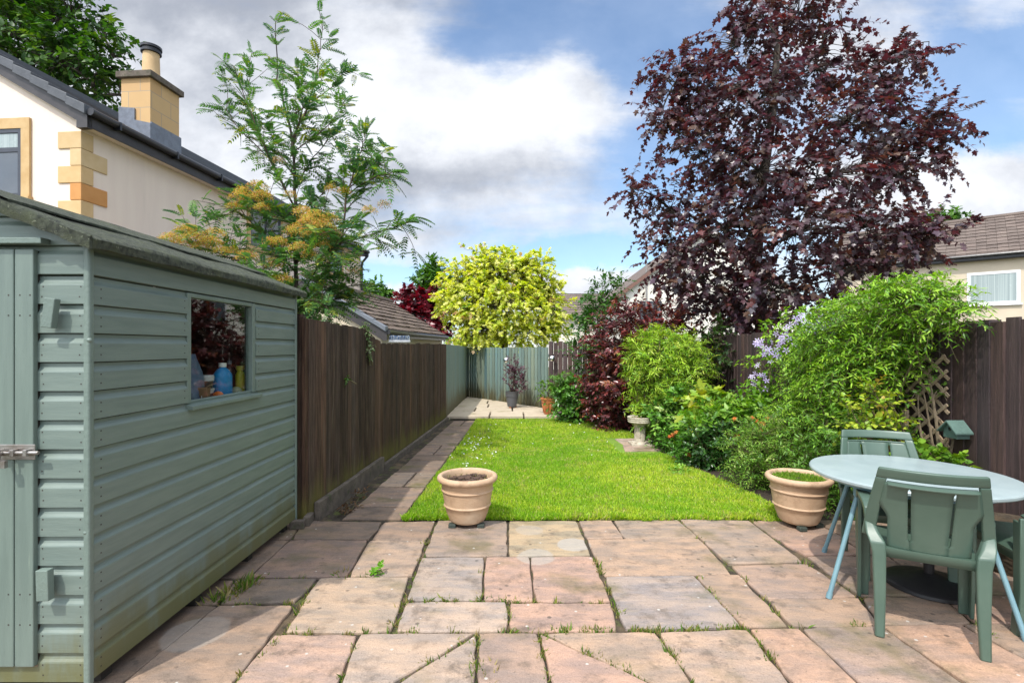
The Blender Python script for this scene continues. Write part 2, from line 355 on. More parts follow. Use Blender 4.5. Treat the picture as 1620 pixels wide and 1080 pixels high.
def sprays(p, out, r, length, nleaf, leaf_len, up=.5, outw=.8, rand=.5, droop=.25, spread=.9, alt=True):
    """short leafy shoots starting at p; returns leaf positions/directions/normals/sizes, clump ids and shoot polylines"""
    n = len(p); L = length * (1 + r.normal(0, .25, n)).clip(.4, 1.8)
    d = nrm(out * outw + np.array([0, 0, 1.0]) * up + r.normal(0, rand, (n, 3)))
    side0 = nrm(np.cross(d, r.normal(size=(n, 3)) * .5 + np.array([0, 0, 1.0])))
    P, Y, N, Sz, Cl = [], [], [], [], []
    for j in range(nleaf):
        t = (j + .6) / nleaf
        q = p + d * (L * t)[:, None] + np.array([0, 0, -1.0]) * (droop * L * t * t)[:, None]
        tang = nrm(d + np.array([0, 0, -2 * droop * t]))
        sgn = 1 if j % 2 == 0 else -1
        last = 1.0 if j == nleaf - 1 else 0.0
        yd = nrm(tang * (.55 + last) + side0 * sgn * spread * (1 - last) + r.normal(0, .28, (n, 3)))
        P.append(q); Y.append(yd); N.append(nrm(np.array([0, 0, 1.0]) + r.normal(0, .38, (n, 3)) + out * .4)); 
        Sz.append(leaf_len * (1 + r.normal(0, .2, n)).clip(.45, 1.6) * (1.05 - .35 * abs(t - .45))); Cl.append(np.arange(n))
    lines = [(p[i], p[i] + d[i] * L[i] * .5 - np.array([0, 0, droop * L[i] * .25]), p[i] + d[i] * L[i] - np.array([0, 0, droop * L[i]])) for i in range(n)]
    return np.concatenate(P), np.concatenate(Y), np.concatenate(N), np.concatenate(Sz), np.concatenate(Cl), lines
def curve_pts(a, b, sag=.0, n=6, wob=.03, r=rng):
    a, b = np.array(a, float), np.array(b, float); L = np.linalg.norm(b - a); out = []
    w = r.normal(0, wob * L, 3)
    for i in range(n):
        t = i / (n - 1); q = a + (b - a) * t + w * math.sin(math.pi * t) + np.array([0, 0, sag * L * math.sin(math.pi * t)])
        out.append(q)
    return out
def shrub(name, label, cat, base, blobs, n, colours, tmpl=OVATE, leaf_len=.05, nleaf=9, length=.18, up=.5, outw=.8, rand=.5, droop=.25, spread=.9,
          mat='leaf', stem_mat='twig', seed=1, shell=.3, group=None, stem_r=.004, main_stems=7, zmin=.02, parts=True, clump_jit=.12, root=None):
    r = np.random.default_rng(seed); blobs = [tuple(b) for b in blobs]
    t = root or thing(name, label, cat, base, 0, group)
    p, out, _ = in_blobs(blobs, n, r, shell); keep = p[:, 2] > zmin; p, out = p[keep], out[keep]
    P, Y, N, Sz, Cl, lines = sprays(p, out, r, length, nleaf, leaf_len, up, outw, rand, droop, spread)
    P[:, 2] = np.maximum(P[:, 2], zmin * .6)
    leaves('foliage', M[mat], t, P, Y, N, Sz, pick(colours, len(P), r, Cl, clump_jit), tmpl)
    mb = MB(); hubs = []
    for b in blobs:
        e = np.array(b[:3]); pts = curve_pts(base, e, .08, 6, .05, r); hubs += pts[2:]
        mb.tube(pts, np.linspace(stem_r * 4, stem_r * 1.6, 6), 5)
    for i in range(main_stems):
        q = p[r.integers(len(p))]; pts = curve_pts(np.array(base) + r.normal(0, .04, 3) * (1, 1, 0), q, .08, 6, .05, r); hubs += pts[3:]
        mb.tube(pts, np.linspace(stem_r * 3, stem_r, 6), 5)
    H = np.array(hubs)
    for i, ln in enumerate(lines):
        mb.tube(ln, [stem_r * .7, stem_r * .5, stem_r * .25], 3, cap=False)
        if i % 3 == 0:
            h = H[np.argmin(((H - ln[0]) ** 2).sum(1))]; mb.tube(curve_pts(h, ln[0], .04, 4, .05, r), np.linspace(stem_r * 1.4, stem_r * .7, 4), 3, cap=False)
    mb.build('stem', M[stem_mat], t)
    return t
def tree(name, label, cat, trunk, trunk_r, blobs, n, colours, tmpl, leaf_len, nleaf=10, length=.4, up=.25, outw=.7, rand=.55, droop=.3, spread=.9,
         mat='leaf', seed=1, shell=.32, group=None, twig_r=.008, nrm_up=1.0, limb_start=.45, clump_jit=.12, hang=0.0, twigs=True):
    """trunk: polyline; limbs grow from it into every blob; leafy shoots fill the blobs"""
    r = np.random.default_rng(seed); t = thing(name, label, cat, trunk[0], 0, group)
    mb = MB(); tr = [np.array(q, float) for q in trunk]; mb.tube(tr, np.linspace(trunk_r, trunk_r * .35, len(tr)), 10)
    mb.build('trunk', M['bark'], t, smooth=True)
    dense = []
    for a, b in zip(tr[:-1], tr[1:]): dense += [a + (b - a) * s for s in np.linspace(0, 1, 6)]
    k0 = int(len(dense) * limb_start); lm = MB(); hubs = list(dense[k0:])
    for b in sorted(blobs, key=lambda q: q[2]):
        e = np.array(b[:3]); cand = [q for q in hubs if q[2] < e[2] - .05 * abs(e[2])] or hubs
        d = [np.linalg.norm((q - e) * (1, 1, 1.0)) + .4 * abs(q[2] - e[2]) for q in cand]; s = cand[int(np.argmin(d))]
        pts = curve_pts(s, e, .10, 8, .05, r); rr = max(.25, min(1, np.linalg.norm(e - s) / 2.5)) * trunk_r * .38
        lm.tube(pts, np.linspace(rr, rr * .4, 8), 6); hubs += pts[2:]
    H = np.array(hubs)
    p, out, _ = in_blobs(blobs, n, r, shell)
    P, Y, N, Sz, Cl, lines = sprays(p, out, r, length, nleaf, leaf_len, up, outw, rand, droop, spread)
    if hang: Y = nrm(Y + np.array([0, 0, -hang]))
    leaves('foliage', M[mat], t, P, Y, N, Sz, pick(colours, len(P), r, Cl, clump_jit), tmpl)
    if twigs:
        for i, ln in enumerate(lines):
            h = H[np.argmin(((H - ln[0]) ** 2).sum(1))]
            lm.tube(curve_pts(h, ln[0], .06, 4, .05, r), np.linspace(twig_r * 1.5, twig_r * .7, 4), 3, cap=False)
            lm.tube(ln, [twig_r * .7, twig_r * .5, twig_r * .2], 3, cap=False)
    lm.build('branches', M['bark'], t, smooth=True)
    return t
def PB(u, v, y, ru, rv, ry=None):                    # ellipsoid given by its outline in the picture and its distance
    s = y / F; c = W(u, v, y); return (*c, ru * s, (ry if ry is not None else (ru + rv) * .5 * s), rv * s)

# ---------------------------------------------------------------- SETTING: ground, patio, path, lawn, bed, terrace
def sheet(name, poly, z, mat, kind='structure', sub=0):
    me = bpy.data.meshes.new(name); bm = bmesh.new(); f = bm.faces.new([bm.verts.new((x, y, z)) for x, y in poly])
    bm.to_mesh(me); bm.free(); o = link(name, me, mat); o['kind'] = kind; return o
M['earth'] = pm('rough_ground', (.09, .10, .035), (.06, .05, .03), .6, .95, bump=.4, bscale=8)
M['joint'] = pm('joint_soil', (.060, .045, .028), (.034, .026, .017), 18, .95, bump=.8, bscale=80, spots=((.10, .115, .025), 9, .54, .68), c3=(.15, .105, .06))
sheet('ground', [(-600, -60), (600, -60), (600, 1200), (-600, 1200)], -.06, M['earth'])
sheet('joint_bed', [(-3.3, .2), (4.2, .2), (4.2, 4.35), (-3.3, 4.35)], -.018, M['joint'])

def slab_mat(name, bumpy=1.0, algae=1.0, marks=()):
    m, k, b = new_mat(name); tc = k.new('ShaderNodeTexCoord').outputs['Object']
    col = k.new('ShaderNodeAttribute', attribute_name='Col').outputs['Color']
    g = k.new('ShaderNodeNewGeometry'); 
    big = k.noise(tc, 1.9, 5, .6); mid = k.noise(tc, 7.0, 6, .65); fin = k.noise(tc, 60, 4, .6)
    swirl = k.noise(k.mapv(tc, (1.6, 4.5, 1), rot=(0, 0, .5)), 2.2, 6, .6)
    c = k.mix(1.0, k.mix(k.step(swirl, .35, .65), (.80, .83, .90), (1.18, 1.06, .94)), col, 'MULTIPLY')
    hs = k.new('ShaderNodeHueSaturation'); hs.inputs['Saturation'].default_value = .84; k.l.new(c, hs.inputs['Color']); c = hs.outputs[0]
    gr = k.noise(tc, 170, 3, .7); c = k.mix(1.0, c, k.mix(k.step(gr, .25, .75), (.80, .80, .80), (1.16, 1.16, 1.16)), 'MULTIPLY')
    c = k.mix(k.m('MULTIPLY', k.step(mid, .50, .72), .60), c, (.125, .095, .068))
    c = k.mix(k.m('MULTIPLY', k.step(big, .52, .70), .62 * algae), c, (.125, .108, .042))
    c = k.mix(k.m('MULTIPLY', k.step(k.noise(tc, 3.1, 7, .75), .53, .67), .55), c, (.075, .06, .047))
    c = k.mix(k.m('MULTIPLY', k.step(fin, .60, .72), .6), c, (.09, .075, .06))
    vz = k.new('ShaderNodeTexVoronoi', feature='F1'); vz.inputs['Scale'].default_value = 13; k.l.new(k.mapv(tc, (1, 1, .01)), vz.inputs['Vector'])
    sp = k.m('MULTIPLY', k.step(vz.outputs['Distance'], .20, .10), k.step(k.noise(tc, 2.2, 2), .50, .60))
    c = k.mix(k.m('MULTIPLY', sp, .65), c, (.045, .042, .035))
    vw = k.new('ShaderNodeTexVoronoi', feature='F1'); vw.inputs['Scale'].default_value = 9; k.l.new(k.mapv(tc, (1, 1, .01), loc=(3.3, 1.7, 0)), vw.inputs['Vector'])
    c = k.mix(k.m('MULTIPLY', k.step(vw.outputs['Distance'], .085, .05), .8), c, (.50, .47, .42))
    if marks:                                            # pale rings left by pots
        ps = k.new('ShaderNodeSeparateXYZ'); k.l.new(tc, ps.inputs[0])
        for (mx_, my_, mr_, amt_) in marks:
            e = k.m('SQRT', k.m('ADD', k.m('POWER', k.m('ABSOLUTE', k.m('SUBTRACT', ps.outputs[0], mx_)), 2.0), k.m('POWER', k.m('ABSOLUTE', k.m('SUBTRACT', ps.outputs[1], my_)), 2.0)))
            e = k.m('ADD', e, k.m('MULTIPLY', k.m('SUBTRACT', mid, .5), .06))
            c = k.mix(k.m('MULTIPLY', k.step(e, mr_, mr_ * .86), amt_), c, (.36, .33, .29))
    k.l.new(c, b.inputs['Base Color']); b.inputs['Specular IOR Level'].default_value = .35
    k.l.new(k.m('ADD', .55, k.m('MULTIPLY', mid, .35)), b.inputs['Roughness'])
    bp = k.new('ShaderNodeBump'); bp.inputs['Strength'].default_value = .75 * bumpy; bp.inputs['Distance'].default_value = .012
    h = k.m('ADD', k.m('MULTIPLY', swirl, 1.3), k.m('ADD', k.m('MULTIPLY', mid, .65), k.m('MULTIPLY', fin, .22)))
    k.l.new(h, bp.inputs['Height']); k.l.new(bp.outputs[0], b.inputs['Normal']); return m
M['slab'] = slab_mat('riven_sandstone', marks=[(*G(908, 861)[:2], .125, .75), (*G(848, 880)[:2], .135, .55), (*G(838, 838)[:2], .11, .35), (*G(310, 1000)[:2], .16, .4)]); M['slab_path'] = slab_mat('mossy_path_slab', algae=1.5)
def slabs(name, quads, mat, z=0.0, th=.035, r=None, gap=.006, zj=.002):
    r = r or np.random.default_rng(3); mb = MB()
    for q, col in quads:
        q = [np.array((p[0], p[1])) for p in q]; c = sum(q) / len(q); pts = []
        q = [p + (c - p) / np.linalg.norm(c - p) * gap for p in q]
        for a, b in zip(q, q[1:] + q[:1]):
            n = max(2, int(np.linalg.norm(b - a) / .07)); nv = np.array((-(b - a)[1], (b - a)[0])); nv = nv / (np.linalg.norm(nv) + 1e-9)
            for i in range(n):
                t = i / n; e = 0 if i == 0 else r.normal(0, .0035) + .003
                pts.append(a + (b - a) * t + nv * e + ((c - a) / np.linalg.norm(c - a) * .004 if i == 0 else 0))
        n = len(pts); zz = z + r.normal(0, zj)
        tx, ty = r.normal(0, .0022, 2)
        def ring(shr, dz): 
            out = []
            for p in pts:
                d = c - p; L = np.linalg.norm(d); p2 = p + d / L * shr; out.append((p2[0], p2[1], zz + dz + tx * (p2[0] - c[0]) + ty * (p2[1] - c[1])))
            return out
        vs = ring(0, -th) + ring(0, -.008) + ring(.004, -.002) + ring(.012, 0)
        fs = [(k*n + i, k*n + (i+1) % n, (k+1)*n + (i+1) % n, (k+1)*n + i) for k in range(3) for i in range(n)] + [tuple(range(3*n, 4*n))]
        mb.add(vs, fs, tuple(np.clip((np.array(col) * .78 + np.array((.31, .225, .16)) * .22) * np.array((1.10, 1.02, .94)) * (1 + r.normal(0, .05)), 0, 1)))
    o = mb.build(name, mat); o['kind'] = 'structure'; return o
PK, BF, GY, TN, BR, OR = (.345, .225, .172), (.37, .295, .215), (.34, .305, .275), (.30, .222, .16), (.215, .16, .118), (.335, .212, .142)
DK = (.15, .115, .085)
SC = .78
PX = [
 ([(480,823),(605,825),(585,852),(462,852)], DK), ([(607,825),(690,823),(675,853),(587,853)], BR), ([(692,823),(802,823),(803,878),(670,879)], (.33,.27,.22)),
 ([(805,823),(912,823),(935,877),(805,878)], (.36,.30,.17)), ([(915,823),(968,822),(987,850),(928,851)], TN), ([(970,822),(1073,821),(1107,850),(988,850)], (.33,.27,.21)),
 ([(1075,821),(1185,823),(1270,889),(1152,891)], (.36,.29,.23)), ([(1187,822),(1283,822),(1342,852),(1230,852)], (.34,.25,.20)), ([(1285,822),(1400,822),(1475,852),(1344,852)], BR),
 ([(1232,853),(1333,852),(1373,876),(1273,877)], PK), ([(1335,852),(1476,852),(1530,877),(1375,876)], BR), ([(1275,878),(1405,878),(1490,940),(1361,941)], (.34,.26,.21)),
 ([(1407,878),(1560,878),(1660,938),(1492,940)], BR), ([(1478,852),(1640,852),(1700,877),(1532,877)], BR),
 ([(460,853),(582,853),(550,911),(395,912)], (.27,.19,.15)), ([(585,853),(674,853),(653,909),(553,910)], (.36,.28,.21)), ([(667,881),(766,880),(761,948),(642,948)], GY),
 ([(769,880),(837,879),(844,950),(765,948)], PK), ([(839,879),(937,878),(967,950),(847,950)], PK), ([(928,852),(1107,851),(1158,907),(955,909)], (.40,.29,.20)),
 ([(957,911),(1098,909),(1175,990),(988,993)], (.36,.33,.32)), ([(1100,909),(1168,907),(1247,989),(1178,990)], TN), ([(1155,893),(1277,890),(1357,942),(1212,946)], (.39,.29,.23)),
 ([(1213,947),(1360,944),(1390,988),(1253,990)], TN), ([(373,915),(503,913),(468,950),(347,953)], (.24,.195,.15)), ([(505,913),(648,911),(620,997),(450,999)], BF),
 ([(640,952),(802,951),(803,997),(625,997)], (.45,.38,.32)), ([(805,952),(968,952),(978,995),(805,997)], PK), ([(347,955),(465,955),(367,1082),(190,1082)], (.36,.265,.19)),
 ([(433,1002),(567,1002),(535,1082),(367,1082)], (.43,.30,.235)), ([(569,1001),(751,1000),(622,1080),(537,1082)], (.42,.34,.27)), ([(753,1001),(752,1082),(626,1082)], (.41,.335,.27)),
 ([(757,1000),(850,999),(869,1082),(755,1082)], (.41,.295,.23)), ([(858,1000),(1037,997),(1098,1082),(1040,1082)], (.42,.31,.22)), ([(853,1001),(1033,1082),(873,1082)], PK),
 ([(1040,997),(1183,993),(1253,1082),(1100,1082)], (.41,.31,.235)), ([(1185,993),(1263,992),(1360,1082),(1257,1082)], OR), ([(1267,992),(1392,988),(1530,1082),(1364,1082)], (.33,.25,.215)),
 ([(1394,988),(1520,986),(1690,1082),(1534,1082)], OR), ([(1363,943),(1490,942),(1540,984),(1394,986)], TN), ([(1492,942),(1664,940),(1760,984),(1543,984)], PK), ([(1523,986),(1770,986),(1940,1082),(1694,1082)], TN),
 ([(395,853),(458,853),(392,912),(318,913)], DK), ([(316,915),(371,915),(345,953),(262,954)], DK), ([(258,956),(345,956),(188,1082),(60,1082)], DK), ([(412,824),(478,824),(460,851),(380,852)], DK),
 ([(1403,822),(1560,822),(1640,850),(1478,850)], BR), ([(1562,822),(1800,822),(1900,850),(1643,850)], BR), ([(1563,878),(1800,878),(1920,938),(1664,938)], BR), ([(1643,852),(1900,852),(1980,876),(1704,877)], BR)]
q = [([G(*p)[:2] for p in pts], c if c in (PK, BF, GY, TN, BR, OR, DK) else tuple(SC * a for a in c)) for pts, c in PX]
yb = G(810, 1082)[1]; xs = [-2.9, -2.2, -1.62, -1.02, -.45, .1, .62, 1.2, 1.75, 2.4, 3.0, 3.6]
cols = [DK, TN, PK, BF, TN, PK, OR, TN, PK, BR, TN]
for i in range(len(xs) - 1):
    q.append(([(xs[i], yb - .012), (xs[i+1] - .014, yb - .012), (xs[i+1] - .014, 1.42), (xs[i], 1.42)], cols[i]))
    q.append(([(xs[i] + .2, 1.40), (xs[i+1] + .18, 1.40), (xs[i+1] + .18, .75), (xs[i] + .2, .75)], cols[-i - 1]))
patio = slabs('patio', q, M['slab'])
# path along the left fence
pl = lambda y: -1.385 + .0515 * (y - 4.23); pr = lambda y: -.90 + .0385 * (y - 4.12)
sheet('path_bed', [(-1.62, 4.3), (-.86, 4.3), (-.64, 9.8), (-1.28, 9.8)], -.022, M['joint'])
pq = []; y = 4.12; rr = np.random.default_rng(5)
for n_, d in enumerate([.33, .62, .60, .60, .32, .62, .58, .60, .60, .62]):
    y2 = y + d; c = [DK, BR, (.19, .155, .112), (.16, .125, .095)][n_ % 4]
    if n_ in (2, 5, 9):
        m0 = .52
        for s0, s1 in ((0, m0 - .012), (m0 + .012, 1)):
            e = lambda yy, s: (pl(yy) + (pr(yy) - pl(yy)) * s, yy)
            pq.append(([e(y, s0), e(y, s1), e(y2 - .014, s1), e(y2 - .014, s0)], BF if s0 == 0 and n_ == 2 else c))
    else: pq.append(([(pl(y), y), (pr(y), y), (pr(y2), y2 - .014), (pl(y2), y2 - .014)], c))
    y = y2
slabs('path', pq, M['slab_path'], z=-.004)
# raised terrace at the far end
slabs('terrace', [([(-1.27, 9.78), (-.45, 9.78), (-.45, 10.5), (-1.27, 10.5)], BF), ([(-.43, 9.78), (.22, 9.78), (.22, 10.5), (-.43, 10.5)], BF), ([(.24, 9.78), (1.3, 9.78), (1.02, 10.5), (.24, 10.5)], BF),
                  ([(-1.26, 10.52), (-.80, 10.52), (-.80, 11.2), (-1.26, 11.2)], BF), ([(-.78, 10.52), (0, 10.52), (0, 11.2), (-.78, 11.2)], TN), ([(.02, 10.52), (1.0, 10.52), (.63, 11.2), (.02, 11.2)], BF),
                  ([(-1.25, 11.22), (-.55, 11.22), (-.55, 11.95), (-1.25, 11.95)], BF), ([(-.53, 11.22), (.60, 11.22), (.10, 11.9), (-.53, 11.95)], BF), ([(-1.24, 11.97), (-.6, 11.97), (-.6, 12.7), (-1.24, 12.7)], TN),
                  ([(-.58, 11.97), (.05, 11.97), (-.38, 12.6), (-.58, 12.7)], BF), ([(-1.23, 12.72), (-.5, 12.72), (-1.2, 13.6)], BF)], pm('pale_terrace_slab', (.50, .42, .31), (.44, .36, .26), 4, .85, bump=.2, bscale=40, col=False, spots=((.30, .25, .15), 3, .56, .72)), z=.055, th=.05)
sheet('terrace_base', [(-1.25, 9.80), (1.25, 9.80), (.55, 11.2), (-1.2, 13.5)], .012, M['joint'])
# flower bed and lawn
sheet('flower_bed', [(1.9, 4.10), (3.48, 4.10), (3.48, 9.55), (.9, 11.0), (.9, 9.0), (1.5, 9.0), (1.9, 6.8)], -.012, M['soil'])
LAWN = [(-.885, 4.10), (2.28, 4.10), (2.34, 4.6), (2.22, 5.2), (2.10, 5.8), (1.98, 6.6), (2.02, 7.4), (1.9, 8.3), (1.62, 8.9), (1.25, 9.6), (1.1, 9.76), (-.68, 9.76), (-.72, 8.0), (-.80, 6.2)]
M['turf'] = pm('turf', (.16, .27, .022), (.12, .21, .018), 5, .9, bump=.6, bscale=120, c3=(.24, .27, .05))
sheet('lawn', LAWN, -.006, M['turf'])

def in_poly(x, y, poly):
    ins = np.zeros(len(x), bool); n = len(poly)
    for i in range(n):
        (x1, y1), (x2, y2) = poly[i], poly[(i + 1) % n]
        c = ((y1 > y) != (y2 > y)) & (x < (x2 - x1) * (y - y1) / (y2 - y1 + 1e-12) + x1); ins ^= c
    return ins
BLADE = T([(-.10, 0, 0), (.10, 0, 0), (-.07, .55, .04), (.07, .55, .04), (0, 1, .22)], [(0, 1, 2), (1, 3, 2), (2, 3, 4)])
def vnoise(x, y, f, seed=0):
    s = np.zeros(len(x)); r = np.random.default_rng(seed)
    for o in range(4):
        a, b, c, d = r.uniform(.5, 1.5, 4) * f * 1.9 ** o; s += (np.sin(a * x + 9 * r.random() + 1.7 * np.sin(b * y)) * np.sin(c * y + 9 * r.random() + 1.3 * np.sin(d * x))) / 1.6 ** o
    return s
def lawn_grass():
    r = np.random.default_rng(11); N = 420000
    y = 4.08 + 5.7 * r.random(N) ** 1.45; x = -.95 + 3.25 * r.random(N); k = in_poly(x, y, LAWN) & ~((x > 1.42) & (x < 2.2) & (y > 6.62) & (y < 7.75)); x, y = x[k], y[k]; N = len(x)
    n1 = vnoise(x, y, 2.2, 1); n2 = vnoise(x, y, 7.0, 2); n3 = vnoise(x, y, 1.1, 5)
    bare = r.random(N) > (.10 + .55 * ((n1 * .6 + n2) > .95)); x, y, n1, n2, n3 = x[bare], y[bare], n1[bare], n2[bare], n3[bare]; N = len(x)
    edge = np.clip((4.24 - y) / .12, 0, 1); y = y - edge * (.012 + .022 * np.clip(vnoise(x, y * 0, 9.0, 9), -1, 1.2))
    h = .024 * (1 + .35 * n1 + r.normal(0, .3, N)).clip(.4, 2.2) * (1 + .45 * edge) * (1 + .04 * (y - 4))
    yd = np.stack([r.normal(0, .42, N), r.normal(0, .42, N) - .25 * edge, np.ones(N)], 1); up = np.stack([r.normal(size=N), r.normal(size=N), np.zeros(N)], 1)
    A, B, C, D = np.array([.27, .48, .022]), np.array([.50, .61, .055]), np.array([.155, .34, .018]), np.array([.48, .44, .16])
    w = np.clip(.55 + .5 * n3 + .35 * n2 + r.normal(0, .22, N), 0, 1)[:, None]
    c = A * (1 - w) + B * w; dk = (r.random(N) < .22 + .14 * (n1 < -.3))[:, None]; c = np.where(dk, C, c); c = np.where((r.random(N) < .07 + .22 * (n2 > .6))[:, None], D, c)
    o = leaves('lawn_grass', M['grass'], None, np.stack([x, y, np.full(N, -.004)], 1), yd, up, h, c * (1 + r.normal(0, .12, (N, 1))), BLADE)
    tag(o, 'short bright green mown grass of the lawn', 'grass', kind='stuff')
lawn_grass()
def joint_grass():
    r = np.random.default_rng(21); P = []
    seams = [((682,852),(640,950),9),((640,950),(620,997),5),((500,915),(450,1000),8),((450,1000),(367,1080),10),((450,1000),(620,998),10),((642,950),(765,949),16),((765,949),(845,950),10),((764,895),(762,948),5),
             ((620,998),(803,998),8),((803,955),(805,998),6),((805,998),(985,994),26),((985,994),(1178,991),40),((939,880),(957,915),9),((957,915),(988,993),12),((852,1000),(868,1080),14),((858,1002),(1035,1080),16),((1038,998),(1098,1080),14),
             ((1100,910),(1178,990),10),((1185,993),(1254,1080),12),((753,1002),(750,1080),12),((752,1002),(622,1080),9),((568,1003),(536,1080),8),((1075,822),(1155,893),7),((1157,893),(1250,990),8),((1250,990),(1395,987),7),((1272,890),(1360,942),4),((1362,943),(1416,984),4),((1540,984),(1600,1032),6),((968,951),(845,951),8),((675,858),(690,826),5),((560,910),(650,909),3),((395,913),(550,911),5),((347,953),(470,952),8),((1187,822),(1275,880),3)]
    for (a, b, n) in seams:
        a, b = np.array(G(*a)), np.array(G(*b))
        for _ in range(int(n * .95)):
            c = a + (b - a) * r.random(); s = r.uniform(.6, 1.3)
            m = int(r.integers(5, 22)); P += [(*(c[:2] + r.normal(0, 1, 2) * (.012 * s)), s) for _ in range(m)]
    for (u, v, n, s0) in [(390,925,90,2.4),(350,945,80,2.2),(372,935,60,2.0),(545,905,40,1.5),(768,1060,30,1.5)]:
        c = G(u, v); P += [(*(np.array(c[:2]) + r.normal(0, .035, 2)), s0 * r.uniform(.5, 1.2)) for _ in range(n)]
    P = np.array(P); N = len(P); yd = np.stack([r.normal(0, .45, N), r.normal(0, .45, N), np.ones(N)], 1); up = np.stack([r.normal(size=N), r.normal(size=N), np.zeros(N)], 1)
    c = pick([((.12, .21, .025), 3), ((.22, .25, .05), 3), ((.34, .27, .11), 3), ((.08, .15, .02), 2)], N, r)
    o = leaves('joint_grass', M['grass'], None, np.stack([P[:, 0], P[:, 1], np.full(N, -.016)], 1), yd, up, .027 * P[:, 2] * (1 + r.normal(0, .3, N)).clip(.3, 2), c, BLADE)
    tag(o, 'tufts of grass and moss growing in the paving joints', 'grass', kind='stuff')
joint_grass()
